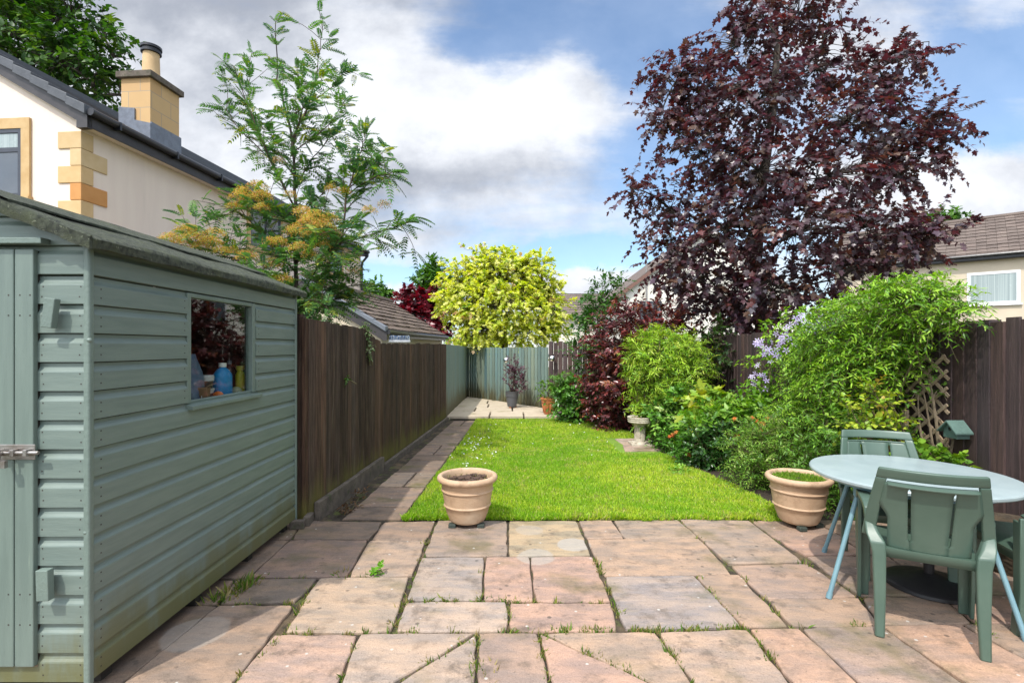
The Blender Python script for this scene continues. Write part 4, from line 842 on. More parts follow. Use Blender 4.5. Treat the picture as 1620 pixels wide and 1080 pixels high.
for i, c in enumerate([(1, 1, 1), (1.06, 1.08, 1.12), (1.08, 1.02, .95), (1.0, .66, .40), (1.08, 1.04, 1.0), (.95, .56, .30), (1.05, 1, 1), (.98, .85, .7)]):
    M['stone_%d' % i] = pm('quoin_sandstone_%d' % i, tuple(a * b for a, b in zip((.60, .43, .23), c)), tuple(a * b for a, b in zip((.54, .37, .18), c)), 3.5, .85, bump=.15, bscale=60)
def course_mat():
    m, k, b = new_mat('coursed_sandstone'); tc = k.new('ShaderNodeTexCoord').outputs['Object']
    sep = k.new('ShaderNodeSeparateXYZ'); k.l.new(tc, sep.inputs[0]); cb = k.new('ShaderNodeCombineXYZ')
    k.put(cb.inputs[0], k.m('ADD', sep.outputs[0], sep.outputs[1])); k.put(cb.inputs[1], k.m('SUBTRACT', sep.outputs[2], 5.30))
    br = k.new('ShaderNodeTexBrick'); k.l.new(cb.outputs[0], br.inputs['Vector']); br.inputs['Scale'].default_value = 1.0
    br.inputs['Color1'].default_value = (.60, .40, .19, 1); br.inputs['Color2'].default_value = (.50, .29, .12, 1); br.inputs['Mortar'].default_value = (.36, .29, .21, 1)
    br.inputs['Mortar Size'].default_value = .008; br.inputs['Brick Width'].default_value = .52; br.inputs['Row Height'].default_value = .34; br.inputs['Bias'].default_value = -.2
    c = k.mix(k.m('MULTIPLY', k.noise(tc, 7, 5), .35), br.outputs['Color'], (.40, .27, .14)); k.l.new(c, b.inputs['Base Color']); b.inputs['Roughness'].default_value = .85
    return m
M['stone_course'] = course_mat()
house_left()
def tiled_plane(mb, o, ex, ey, nz, nx, ny, lift=.035, r=None, amp=.12, roll=0.0):
    """roof plane of lapped courses: o = top corner, ex along the roof, ey down the slope, nz up normal"""
    o, ex, ey, nz = map(np.array, (o, ex, ey, nz)); r = r or np.random.default_rng(1)
    for j in range(ny):
        for i in range(nx):
            a = o + ex * (i / nx) + ey * (j / ny); jit = r.normal(0, .006); g = 1 + r.normal(0, amp)
            p = lambda s, t, h: a + ex * (s / nx) + ey * (t / ny) + nz * h
            e0 = .0 + roll
            vs = [p(.01, -.12, .0), p(.5, -.12, roll), p(.99, -.12, .0), p(.01, 1.0, lift + jit), p(.5, 1.0, lift + jit + roll), p(.99, 1.0, lift + jit), p(.01, 1.0, lift + jit - .03), p(.5, 1.0, lift + jit - .03 + roll), p(.99, 1.0, lift + jit - .03)]
            mb.add(vs, [(0,3,4,1), (1,4,5,2), (3,6,7,4), (4,7,8,5)], (g, g, g))
    return mb
def garage():
    t = thing('garage', 'low garage with brown tiled roof and grey verge caps behind the brown fence', 'garage', (-2.67, 10.8, 0))
    ez, rz_, hx, L = 1.75, 2.86, 1.86, 5.7; dx = .09
    # local: x left negative, y along
    a = math.atan2(.51, 5.7); t.rotation_euler = (0, 0, -a)
    m = MB(); m.prism([(-.12, 0, -.06), (-.12, 0, ez - .06), (-hx, 0, rz_ - .12), (-2*hx + .12, 0, ez - .06), (-2*hx + .12, 0, -.06)], (0, L, 0)); m.build('wall', M['render_beige'], t, local=True)
    m = MB(); n_ = np.array((rz_ - ez, 0, hx)); n_ = n_ / np.linalg.norm(n_)
    tiled_plane(m, (-hx, -.05, rz_), (0, L + .1, 0), (hx, 0, ez - rz_), n_, 24, 9, .03, np.random.default_rng(3), .12, .012)
    n2 = n_ * (-1, 1, 1); tiled_plane(m, (-hx, L + .05, rz_), (0, -L - .1, 0), (-hx, 0, ez - rz_), n2, 24, 9, .03, np.random.default_rng(4), .12, .012)
    m.tube([(-hx, -.06, rz_ + .01), (-hx, L + .06, rz_ + .01)], .10, 8)
    rf = m.build('roof', M['tile'], t, local=True)
    m = MB(); n = 7
    for i in range(n):
        s0, s1 = i / n - .01, (i + 1) / n; xa, xb = -hx + (hx + .02) * s0, -hx + (hx + .02) * s1; za, zb = rz_ + (ez - rz_) * s0, rz_ + (ez - rz_) * s1
        m.prism([(xa, -.15, za + .055), (xb, -.15, zb + .075), (xb, -.15, zb - .035), (xa, -.15, za - .03)], (0, .17, 0))
    m.build('verge_caps', pm('grey_verge_cap', (.16, .175, .20), (.12, .135, .16), 5, .5), rf, local=True, mods=[BEV(.008, 2)])
    m = MB(); m.prism([(-hx, -.10, rz_ - .02), (.03, -.10, ez - .06), (.03, -.10, ez - .22), (-.05, -.10, ez - .22), (-hx, -.10, rz_ - .22)], (0, .04, 0)); m.prism([(-hx, -.10, rz_ - .02), (-hx, -.10, rz_ - .22), (-2*hx, -.10, ez - .22), (-2*hx, -.10, ez - .04)], (0, .04, 0)); m.build('bargeboard', M['fascia'], rf, local=True)
    m = MB(); m.tube([(.055, -.08, ez - .045), (.055, L + .1, ez - .055)], .05, 10); m.box((-.04, -.05, ez - .16), (-.0, L, ez - .02)); m.build('gutter', M['black_pipe'], rf, local=True)
garage()
def gabled_house():
    t = thing('rendered_house', 'pale rendered gable end house rising behind the dark red shrub and purple maple', 'house', (5.1, 24, 0))
    m = MB(); m.prism([(0, 0, -.05), (8.4, 0, -.05), (8.4, 0, 3.85), (4.2, 0, 7.0), (0, 0, 3.85)], (0, 9, 0)); m.build('wall', M['render_white'], t, local=True)
    m = MB(); n_ = np.array((-.6, 0, .8))
    for sg in (1, -1):
        o = np.array((4.2, -.2, 7.12)); ex = np.array((0, 9.4, 0)); ey = np.array((-sg * 4.6, 0, -3.45)); q = [o, o + ex, o + ex + ey, o + ey]; nn = np.array((-.6 * sg, 0, .8)) * .12
        p = q if sg > 0 else q[::-1]; m.add([*p, *[a - nn for a in p]], [(0,1,2,3), (7,6,5,4), (0,4,5,1), (1,5,6,2), (2,6,7,3), (3,7,4,0)])
    rf = m.build('roof', M['tile_far'], t, local=True)
    m = MB()
    for sg in (1, -1):
        p = [(4.2, -.23, 7.08), (4.2 - sg * 4.6, -.23, 3.63), (4.2 - sg * 4.6, -.23, 3.45), (4.2, -.23, 6.88)]; m.prism(p[::sg], (0, .03, 0))
    m.build('bargeboard', pm('red_brown_bargeboard', (.20, .10, .075), (.16, .085, .065), 5, .6), rf, local=True)
    wall_window(t, .95, 2.0, 2.5, 3.55, .07, 'grey_frame', mull=(1.45,), fn=lambda x, d, z: (x, -d, z))
    wall_window(t, 5.0, 6.2, 2.5, 3.6, .07, 'white_frame', mull=(5.6,), fn=lambda x, d, z: (x, -d, z))
    a = thing('aerial_mast', 'thin grey pole with angled top arm fixed to the pale gable end', 'aerial', (6.33, 23.9, 0)); m = MB(); m.tube([(6.33, 23.86, 3.3), (6.33, 23.86, 6.42)], .035, 8); a_ = m.build('pole', M['steel'], a)
    m = MB(); m.tube([(6.33, 23.86, 6.4), (5.93, 23.8, 6.60)], .04, 8); m.obox((5.90, 23.8, 6.61), (.10, 0, -.04), (0, .05, 0), (0, 0, .03)); m.build('arm', M['steel'], a); MB().box((6.26, 23.86, 4.55), (6.48, 23.99, 4.85)).build('bracket', M['steel'], a); MB().box((6.30, 23.84, 5.3), (6.36, 23.99, 5.4)).build('bracket', M['steel'], a)
gabled_house()
def far_house():
    t = thing('far_house', 'small distant white house with brown tiled roof between yellow tree and red shrub', 'house', (2.6, 32, 0))
    m = MB(); m.prism([(0, 0, -.05), (0, 0, 3.3), (0, 3.2, 4.9), (0, 6.4, 3.3), (0, 6.4, -.05)], (6.8, 0, 0)); m.build('wall', M['render_white'], t, local=True)
    m = MB(); tiled_plane(m, (-.1, 3.2, 5.05), (7.0, 0, 0), (0, -3.5, -1.85), np.array((0, -.46, .88)), 18, 10, .03, np.random.default_rng(6), .08); tiled_plane(m, (6.9, 3.2, 5.05), (-7.0, 0, 0), (0, 3.5, -1.85), np.array((0, .46, .88)), 12, 8, .03, np.random.default_rng(8), .08)
    rf = m.build('roof', M['tile_far'], t, local=True); m = MB(); m.tube([(-.1, -.34, 3.2), (6.9, -.34, 3.2)], .06, 8); m.build('gutter', M['black_pipe'], rf, local=True)
    wall_window(t, 3.4, 4.6, 1.4, 2.5, .07, 'white_frame', mull=(4.0,), fn=lambda x, d, z: (x, -d, z))
far_house()
def right_house():
    t = thing('terraced_house', 'beige rendered terraced house with brown tiled roof and white blind covered window at right', 'house', (20.25, 20, 0), math.atan2(-.669, .743))
    x0, x1, EV, RH, DP = -6.4, 7.5, 5.12, 2.05, 3.5
    m = MB(); m.prism([(x0, 0, -.05), (x0, 0, EV), (x0, DP, EV + RH), (x0, 2*DP, EV), (x0, 2*DP, -.05)], (x1 - x0, 0, 0)); m.build('wall', M['render_beige'], t, local=True)
    nn = np.array((0, -RH, DP)); nn = nn / np.linalg.norm(nn); m = MB()
    tiled_plane(m, (x0 - .15, DP, EV + RH + .12), (x1 - x0 + .3, 0, 0), (0, -DP - .3, -RH - .18), nn, 44, 12, .035, np.random.default_rng(12), .09, .01)
    tiled_plane(m, (x1 + .15, DP, EV + RH + .12), (x0 - x1 - .3, 0, 0), (0, DP + .3, -RH - .18), nn * (1, -1, 1), 20, 8, .035, np.random.default_rng(13), .09)
    m.tube([(x0 - .15, DP, EV + RH + .12), (x1 + .15, DP, EV + RH + .12)], .12, 8); rf = m.build('roof', M['tile_far'], t, local=True)
    m = MB(); m.box((x0 - .12, -.30, EV - .18), (x1 + .12, -.26, EV + .02)); m.tube([(x0 - .12, -.36, EV - .02), (x1 + .12, -.36, EV - .02)], .065, 8); m.build('gutter', M['black_pipe'], rf, local=True)
    m = MB(); m.box((x0 - .1, -.259, EV - .20), (x1 + .1, -.001, EV - .17)); m.build('soffit', M['fascia'], rf, local=True)
    ch = MB(); ch.box((1.0, DP - .35, EV + 1.6), (1.9, DP + .35, EV + RH + .9)); ch.build('chimney', M['stone_course'], rf, local=True)
    wall_window(t, -1.68, -.10, 3.12, 4.45, .11, 'white_frame', blind=True, fn=lambda x, d, z: (x, -d, z))
    wall_window(t, 2.2, 3.6, 3.12, 4.45, .11, 'white_frame', blind=True, fn=lambda x, d, z: (x, -d, z))
right_house()
# ---------------------------------------------------------------- POTS, BIRD BATH, HANGING SPHERES
def planter(name, label, cat, c, prof, mat, soil_z, soil_r, group=None, feet=None, n=48, rim=None):
    t = thing(name, label, cat, c, 0, group); MB().lathe((0, 0, 0), prof, n).build('body', mat, t, local=True, smooth=45)
    b = MB(); r = np.random.default_rng(int(abs(c[0]) * 100)); pr = [(soil_r, soil_z)] + [(soil_r * f, soil_z + .012 * math.cos(f * 1.5) + r.normal(0, .004)) for f in (.8, .6, .4, .2)] + [(.001, soil_z + .018)]
    b.lathe((0, 0, 0), pr, 24); b.build('soil', M['soil'], t, local=True, smooth=True)
    if feet:
        for a in feet[0]: MB().obox((feet[1] * math.cos(a), feet[1] * math.sin(a), .015), (.028, 0, 0), (0, .028, 0), (0, 0, .0155)).build('pot_foot', M['pot_foot'], t, local=True, mods=[BEV(.005)])
    return t
M['pot_foot'] = pm('dark_green_pot_foot', (.045, .06, .048), (.03, .04, .033), 20, .7)
PP = [(.001, .03), (.122, .03), (.135, .036), (.146, .055), (.166, .110), (.177, .150), (.184, .154), (.187, .161), (.184, .168), (.181, .172), (.190, .225), (.196, .268), (.203, .272), (.206, .279), (.203, .286), (.199, .290), (.202, .325), (.206, .331), (.204, .336), (.208, .340), (.226, .346), (.237, .358), (.239, .372), (.232, .386), (.218, .393), (.205, .391), (.197, .382), (.193, .36), (.185, .28)]
GP = 'terracotta pots at the lawn edge'
p1 = planter('terracotta_pot', 'large sandy terracotta pot of bare soil standing alone at the lawn edge', 'plant pot', (-.352, 4.0, 0), PP, M['terracotta'], .335, .193, GP, ([R(215), R(325), R(90)], .135))
p2 = planter('terracotta_pot', 'large sandy terracotta pot full of green moss and grass beside the garden table', 'plant pot', (2.255, 3.98, 0), PP, M['terracotta'], .355, .193, GP, ([R(250), R(340), R(120)], .135))
def tuft(name, parent, n, rad, z, size, cols, seed, tm=BLADE, spread=.5):
    r = np.random.default_rng(seed); a, q = r.random(n) * 6.283, r.random(n) ** .5 * rad; o = ORIG[parent.name]
    pos = np.stack([o.x + q * np.cos(a), o.y + q * np.sin(a), np.full(n, z) + o.z], 1); yd = np.stack([r.normal(0, spread, n), r.normal(0, spread, n), np.ones(n)], 1)
    return leaves(name, M['grass'], parent, pos, yd, r.normal(size=(n, 3)) * (1, 1, .1), size * (1 + r.normal(0, .3, n)).clip(.3, 2), pick(cols, n, r), tm)
GRC = [((.16, .30, .02), 4), ((.24, .36, .03), 3), ((.10, .21, .015), 2)]
tuft('moss_growth', p2, 3500, .185, .352, .026, GRC, 5)
tuft('weed_growth', p1, 60, .17, .345, .03, [((.22, .22, .06), 3), ((.14, .2, .03), 2)], 6)
r = np.random.default_rng(8); b = MB()
for _ in range(60):
    q = r.normal(0, .06, 2).clip(-.13, .13); s = r.uniform(.006, .02); b.obox((-.352 + q[0], 4.0 + q[1], .352 + r.normal(0, .006)), (s, s * .3, 0), (-s * .3, s, s * .2), (0, 0, s * .8))
b.build('bark_chips', pm('bark_chip', (.10, .055, .035), (.05, .03, .02), 30, .9), p1)
gp = planter('grey_pot', 'dark grey plastic pot with a tall purple leaved plant on the pale terrace', 'plant pot', (.0, 11.15, .06), [(.001, .02), (.098, .02), (.102, .03), (.128, .24), (.140, .243), (.146, .335), (.150, .34), (.150, .352), (.138, .352), (.13, .28)], M['grey_pot'], .31, .134, None, None, 32)
for a in (0, 2.1, 4.2): MB().obox((.08 * math.cos(a), .08 * math.sin(a), .009), (.02, 0, 0), (0, .02, 0), (0, 0, .0105)).build('pot_foot', M['terracotta_red'], gp, local=True)
op = planter('orange_pot', 'ribbed orange terracotta pot with a leafy shrub on the terrace corner', 'plant pot', (.765, 10.1, .06), [(.001, .0), (.125, .0), (.13, .01), (.163, .22), (.175, .225), (.185, .285), (.195, .29), (.198, .315), (.185, .322), (.172, .315), (.168, .25)], M['terracotta_red'], .28, .17, None, None, 40)
for a in np.linspace(0, 6.283, 16, endpoint=False):
    MB().tube([(.133 * math.cos(a), .133 * math.sin(a), .02), (.165 * math.cos(a), .165 * math.sin(a), .215)], .009, 6).build('rib', M['terracotta_red'], op, local=True, smooth=True)
bb = thing('bird_bath', 'small weathered stone bird bath on a fluted pedestal at the lawn edge', 'bird bath', (1.82, 7.2, 0))
b = MB(); b.box((-.14, -.14, .0), (.14, .14, .035)); b.lathe((0, 0, 0), [(.125, .035), (.12, .05), (.09, .062)], 32); b.build('plinth', M['bath_stone'], bb, local=True, mods=[BEV(.006)])
prof = [(.082, .06), (.078, .10), (.078, .26), (.085, .285), (.098, .297)]; vs = []; n = 48
for rr_, z in prof:
    for k in range(n): f = 1 - (.085 if k % 4 in (0,) else .02 if k % 4 in (1, 3) else 0) * (1 if .09 < z < .27 else 0); vs.append((rr_ * f * math.cos(2*math.pi*k/n), rr_ * f * math.sin(2*math.pi*k/n), z))
MB().add(vs, [(i*n + k, i*n + (k+1) % n, (i+1)*n + (k+1) % n, (i+1)*n + k) for i in range(len(prof)-1) for k in range(n)]).build('pedestal', M['bath_stone'], bb, local=True)
MB().lathe((0, 0, 0), [(.001, .295), (.10, .298), (.135, .318), (.160, .322), (.170, .335), (.165, .35), (.172, .362), (.168, .38), (.175, .388), (.174, .402), (.16, .405), (.145, .398), (.12, .372), (.001, .365)], 40).build('bowl', M['bath_stone'], bb, local=True, smooth=40)
MB().lathe((0, 0, 0), [(.135, .388), (.06, .387), (.001, .387)], 30).build('water', pm('rusty_water', (.24, .085, .03), (.17, .06, .025), 9, .15), bb, local=True)
slabs('bird_bath_paving', [([G(972,694)[:2], G(1020,693)[:2], G(1030,702)[:2], G(985,703)[:2]], (.36,.30,.25)), ([G(985,703)[:2], G(1050,701)[:2], G(1066,712)[:2], G(988,714)[:2]], (.33,.25,.20)), ([G(1022,693)[:2], G(1060,692)[:2], G(1070,700)[:2], G(1032,702)[:2]], (.2,.16,.13))], M['slab_path'], z=.006)
def sphere(label, c, rad):
    t = thing('silver_sphere', label, 'garden ornament', c, 0, 'silver spheres hanging on the far fence'); b = MB(); b.lathe((0, 0, 0), [(max(.0004, rad * math.sin(a)), -rad * math.cos(a)) for a in np.linspace(0, math.pi, 20)], 32); b.build('globe', M['mirror'], t, local=True, smooth=True)
    b = MB(); b.tube([(0, 0, rad), (0, 0, rad + .02), (.0, .0, rad + .2), (.0, .05, rad + .24)], .005, 6); b.lathe((0, 0, rad - .006), [(.016, 0), (.016, .014), (.001, .016)], 12); b.build('hanger', M['black_iron'], t, local=True); return t
sphere('silver mirrored sphere hanging on the sage green fence above the grey pot', (-.13, 11.85, 1.08), .072)
sphere('silver mirrored sphere hanging at the post where green and reddish brown fences meet', (.87, 10.88, 1.14), .072)
br = thing('broom', 'upturned broom head with blue and white bristles showing above the brown fence', 'broom', (-1.60, 7.2, 1.475)); b = MB(); b.obox((0, 0, 0), (.15, 0, 0), (0, .03, 0), (0, 0, .018)); b.build('head', M['white_frame'], br, local=True, mods=[BEV(.008)])
for nm, cc, ph in (('blue_bristles', (.08, .16, .34), 0), ('white_bristles', (.62, .66, .70), 1)):
    b = MB(); r = np.random.default_rng(3 + ph)
    for i in range(26):
        x = -.14 + .28 * (i + .5) / 26
        if i % 2 != ph: continue
        for yy in (-.022, 0, .022): b.tube([(x, yy, .016), (x + r.normal(0, .006), yy * 1.5, .075 + r.normal(0, .004))], [.006, .008], 6)
    b.build(nm, pm(nm, cc, None, 20, .7), br, local=True)
MB().tube([(0, 0, -.01), (-.15, .05, -1.45)], .012, 8).build('handle', M['trellis'], br, local=True)

# ---------------------------------------------------------------- TABLE, CHAIRS, PARASOL BASE, BASKET
def sweep(mb, pts, A, Bv):
    """rectangular section: pts with half-axes A[i], B[i]"""
    vs = []
    for p, a, b_ in zip(pts, A, Bv):
        p, a, b_ = Vector(p), Vector(a), Vector(b_); vs += [p - a - b_, p + a - b_, p + a + b_, p - a + b_]
    m = len(pts); fs = [(4*i + k, 4*i + (k+1) % 4, 4*(i+1) + (k+1) % 4, 4*(i+1) + k) for i in range(m-1) for k in range(4)] + [(3,2,1,0), tuple(range(4*m-4, 4*m))]
    return mb.add(vs, fs)
def back_y(x, z): 
    q = (z - .42) / .4; return -.195 - .085 * q - .03 * q * q + .055 * (x / .22) ** 2
def wout(z): return .258 - .056 * max(0, (z - .46) / .362) ** 1.15
def strip(mb, zl, xl, xr, nx=6, lift=0.0):
    rows_ = []
    for z in zl:
        a, b_ = xl(z), xr(z); rows_.append([(a + (b_ - a) * i / nx, back_y(a + (b_ - a) * i / nx, z) + lift, z) for i in range(nx + 1)])
    vs = [p for rw in rows_ for p in rw]; n = nx + 1
    return mb.add(vs, [(j*n + i, j*n + i + 1, (j+1)*n + i + 1, (j+1)*n + i) for j in range(len(zl)-1) for i in range(nx)])
def make_chair(name, label):
    t = thing(name, label, 'chair', (0, 0, 0), 0, 'green plastic garden chairs')
    mb = MB(); Z = lambda a, b_, n: list(np.linspace(a, b_, n))
    strip(mb, Z(.772, .822, 4), lambda z: -wout(z), lambda z: wout(z), 14)
    for s in (-1, 1):
        f0, f1 = (lambda z, s=s: s * wout(z) if s < 0 else wout(z) - .040 - .012 * (.82 - z) / .36), (lambda z, s=s: -wout(z) + .040 + .012 * (.82 - z) / .36 if s < 0 else wout(z))
        strip(mb, Z(.455, .772, 15), f0, f1, 3)
    fr = mb.build('back_frame', M['plastic'], t, local=True, smooth=30, mods=[('SOLIDIFY', dict(thickness=.017, offset=-1.0)), BEV(.005, 2)])
    mb = MB()
    def wp(z):
        if z > .63: return wout(z) - .040
        q = (.63 - z) / .21; return max(.158, wout(.63) - .040 - .048 * min(1, q * 2.2) ** .7 - .012 * q)
    def sl(z): return .006 * min(1, max(0, (z - .465) / .01)) * min(1, max(0, (.735 - z) / .01))
    zz = sorted(Z(.415, .752, 22) + [.465, .475, .725, .735]); cx = lambda z: .072 + .012 * (z - .42) / .33
    strip(mb, zz, lambda z: -wp(z), lambda z: -cx(z) - sl(z), 5); strip(mb, zz, lambda z: -cx(z) + sl(z), lambda z: cx(z) - sl(z), 6); strip(mb, zz, lambda z: cx(z) + sl(z), lambda z: wp(z), 5)
    mb.build('backrest', M['plastic'], t, local=True, smooth=40, mods=[('SOLIDIFY', dict(thickness=.010, offset=-1.0))])
    mb = MB(); n = 14; vs = [(x, back_y(x, .752) - .026, .7500) for x in np.linspace(-.165, .165, n)] + [(x, back_y(x, .752) + .014, .760) for x in np.linspace(-.165, .165, n)]
    mb.add(vs, [(i, i + 1, n + i + 1, n + i) for i in range(n - 1)]); mb.build('back_ledge', M['plastic'], t, local=True, mods=[('SOLIDIFY', dict(thickness=.008)), BEV(.002)])
    mb = MB(); nx, ny = 12, 12; vs = []
    for j in range(ny + 1):
        for i in range(nx + 1):
            s, q = i / nx * 2 - 1, j / ny; hw = .175 + .05 * q; y = -.20 + .43 * q + .015 * (1 - s * s) * (q > .9); z = .425 - .018 * (1 - s * s) * math.sin(math.pi * min(1, q * 1.1)) - .03 * max(0, q - .86) / .14; vs.append((s * hw, y, z))
    n = nx + 1; fs = [(j*n + i, j*n + i + 1, (j+1)*n + i + 1, (j+1)*n + i) for j in range(ny) for i in range(nx)]
    mb.add(vs, fs); rim = [i for i in range(n)] + [j*n + nx for j in range(1, ny + 1)] + [ny*n + i for i in range(nx - 1, -1, -1)] + [j*n for j in range(ny - 1, 0, -1)]
    o = len(mb.v); mb.v += [(vs[i][0] * 1.0, vs[i][1], vs[i][2] - .045) for i in rim]; m = len(rim)
    for k in range(m): mb.f.append((rim[k], o + k, o + (k+1) % m, rim[(k+1) % m])); mb.c.append((1, 1, 1))
    mb.build('seat', M['plastic'], t, local=True, smooth=40, mods=[('SOLIDIFY', dict(thickness=.007, offset=-1))])
    for s in (-1, 1):
        mb = MB(); P_ = [(s*.228, -.150, .565), (s*.229, -.12, .594), (s*.229, -.06, .606), (s*.230, .06, .605), (s*.231, .15, .595), (s*.233, .205, .565)]
        A_ = [(.018, 0, 0), (.020, 0, 0), (.024, 0, 0), (.026, 0, 0), (.026, 0, 0), (.024, 0, 0)]; B_ = [(0, .003, .030), (0, .004, .018), (0, .002, .013), (0, .002, .013), (0, .006, .013), (0, .016, .014)]
        sweep(mb, P_, A_, B_); mb.build('arm', M['plastic'], t, local=True, smooth=40, mods=[BEV(.005, 2)])
        mb = MB(); sweep(mb, [(s*.240, .195, .570), (s*.240, .195, .40), (s*.240, .202, .2), (s*.240, .218, 0)], [(.009, 0, 0), (.009, 0, 0), (.009, 0, 0), (.009, 0, 0)], [(0, .040, 0), (0, .038, 0), (0, .033, 0), (0, .026, 0)])
        sweep(mb, [(s*.218, .228, .55), (s*.218, .228, .2), (s*.218, .242, .0)], [(.030, 0, 0), (.028, 0, 0), (.024, 0, 0)], [(0, .007, 0)] * 3); mb.build('leg', M['plastic'], t, local=True, smooth=30, mods=[BEV(.004, 2)])
        mb = MB(); sweep(mb, [(s*.226, -.150, .530), (s*.216, -.172, .490), (s*.200, -.198, .450), (s*.192, -.205, .40), (s*.190, -.215, .2), (s*.192, -.232, 0)], [(.020, 0, 0), (.027, 0, .002), (.031, 0, .002), (.028, 0, 0), (.024, 0, 0), (.020, 0, 0)], [(0, .020, .012), (0, .022, .01), (0, .024, 0), (0, .020, 0), (0, .017, 0), (0, .014, 0)])
        mb.build('leg', M['plastic'], t, local=True, smooth=30, mods=[BEV(.008, 3)])
    return t
ch = make_chair('garden_chair', 'green plastic garden chair seen from behind, nearest the camera at the table'); ch.location = (2.06, 2.55, 0); ch.rotation_euler.z = R(-30)
def copy_tree(o, parent=None):
    c = o.copy(); COL.objects.link(c)
    if parent is not None: c.parent = parent
    for k in list(o.children): copy_tree(k, c)
    return c
c2 = copy_tree(ch); c2.location = (2.40, 3.20, 0); c2.rotation_euler.z = R(163); c2['label'] = 'green plastic garden chair across the round table, facing the camera in front of the bushes'
c3 = copy_tree(ch); c3.location = (2.75, 2.60, 0); c3.rotation_euler.z = R(72); c3['label'] = 'green plastic garden chair beside the wicker basket, cut off by the photo edge'
TC = (2.30, 2.93); tb = thing('garden_table', 'round blue grey garden table with thin splayed tube legs', 'table', (*TC, 0))
b = MB(); b.lathe((0, 0, 0), [(.001, .652), (.46, .652), (.482, .646), (.492, .646), (.498, .652), (.499, .664), (.494, .671), (.484, .673), (.001, .673)], 72); b.build('table_top', M['table_top'], tb, local=True, smooth=40)
b = MB(); b.lathe((0, 0, 0), [(.40, .615), (.415, .615), (.415, .6515), (.40, .6515), (.40, .615)], 48); b.build('apron_ring', M['table_leg'], tb, local=True, smooth=30)
for i, a in enumerate((192, 108, 285, 12)):
    a = R(a); b = MB(); d = (math.cos(a), math.sin(a)); b.tube([(.33*d[0], .33*d[1], .645), (.545*d[0], .545*d[1], .012)], .0125, 12); l = b.build('leg', M['table_leg'], tb, local=True, smooth=50)
    b = MB(); b.tube([(.54*d[0], .54*d[1], .03), (.549*d[0], .549*d[1], 0)], .0155, 12); b.build('foot_cap', M['table_leg'], l, local=True, smooth=50)
    b = MB(); b.obox((.345*d[0], .345*d[1], .60), (.03*d[0], .03*d[1], 0), (-.012*d[1], .012*d[0], 0), (0, 0, .045)); b.build('bracket', M['table_leg'], tb, local=True, mods=[BEV(.004)])
pb = thing('parasol_base', 'round black cast iron parasol base on the paving under the table', 'parasol base', (2.44, 2.96, 0)); b = MB(); b.lathe((0, 0, 0), [(.001, .0), (.215, .0), (.225, .006), (.222, .022), (.205, .034), (.10, .05), (.05, .075), (.032, .08), (.001, .08)], 48); b.build('base', M['black_iron'], pb, local=True, smooth=40)
b = MB(); b.tube([(0, 0, .07), (0, 0, .36)], .026, 16); b.tube([(0, 0, .28), (.05, 0, .28)], .006, 8); b.build('tube', M['black_iron'], pb, local=True, smooth=50)
wb = thing('wicker_basket', 'round woven wicker basket with terracotta bowl by the right fence', 'basket', (3.16, 3.2, 0)); vs = []; n, mz = 48, 18
for j in range(mz):
    z = .26 * j / (mz - 1); rad = .17 + .04 * math.sin(j / (mz - 1) * 2.4)
    for k in range(n): w = rad + .007 * (1 if (k // 2 + j) % 2 else -1); vs.append((w * math.cos(2*math.pi*k/n), w * math.sin(2*math.pi*k/n), z))
MB().add(vs, [(j*n + k, j*n + (k+1) % n, (j+1)*n + (k+1) % n, (j+1)*n + k) for j in range(mz-1) for k in range(n)]).build('weave', M['wicker'], wb, local=True, smooth=True)
MB().lathe((0, 0, 0), [(.15, .2), (.19, .26), (.20, .265), (.20, .29), (.19, .295), (.18, .27), (.001, .255)], 36).build('bowl', M['wicker'], wb, local=True, smooth=40)

# ---------------------------------------------------------------- TRELLIS, BIRD BOX
tz = thing('trellis', 'weathered wooden diamond trellis leaning against the right fence above the chair', 'trellis', (3.42, 4.2, .6))
def tp(s, z): return (3.455, 4.42 - s * .42 * 1.0, z)
lat = []
for k in range(-3, 7):
    z0 = .60 + k * .135
    for dz in (.34, -.34):
        a, c = [0, z0 if dz > 0 else z0 + .34], [1, z0 + .34 if dz > 0 else z0]
        pts = []
        for i in range(21):
            s = i / 20; z = a[1] + (c[1] - a[1]) * s
            if .58 < z < 1.34: pts.append((s, z))
        if len(pts) > 3: lat.append((pts[0], pts[-1], dz > 0))
for a, c, up_ in lat:
    p0, p1 = Vector(tp(*a)), Vector(tp(*c)); d = (p1 - p0) / 2; dn = d.normalized(); xx = .012 if up_ else .0
    MB().obox(tuple((p0 + p1) / 2 - Vector((xx, 0, 0))), tuple(d), (.0055, 0, 0), tuple(dn.cross(Vector((1, 0, 0))) * .012)).build('lath', M['trellis'], tz)
st_ = thing('wooden_stake', 'pale wooden stake standing in the bed beside the trellis', 'stake', (3.36, 4.33, 0), 0, None); MB().box((3.35, 4.31, -.05), (3.385, 4.35, .86)).build('stake', M['trellis'], st_, mods=[BEV(.003)])
st_ = thing('wooden_stake', 'darker shorter stake half hidden behind the yellow leaves by the trellis', 'stake', (3.34, 4.5, 0)); MB().box((3.33, 4.48, -.05), (3.365, 4.52, .90)).build('stake', M['raw_wood'], st_, mods=[BEV(.003)])
bx = thing('bird_box', 'little dark green bird box with pitched roof on the right fence', 'bird box', (3.36, 3.88, .70))
b = MB(); b.prism([(-.0, -.06, 0), (.0, .06, 0), (.0, .06, .06), (.0, 0, .125), (.0, -.06, .06)], (.10, 0, 0)); b.build('box', M['birdbox'], bx, local=True, mods=[BEV(.002)])
for s in (-1, 1):
    b = MB(); p = [(-.03, 0, .135), (-.03, s*.085, .05), (-.03, s*.085, .038), (-.03, 0, .122)]; b.prism(p[::s], (.135, 0, 0)); b.build('roof_panel', M['birdbox'], bx, local=True)
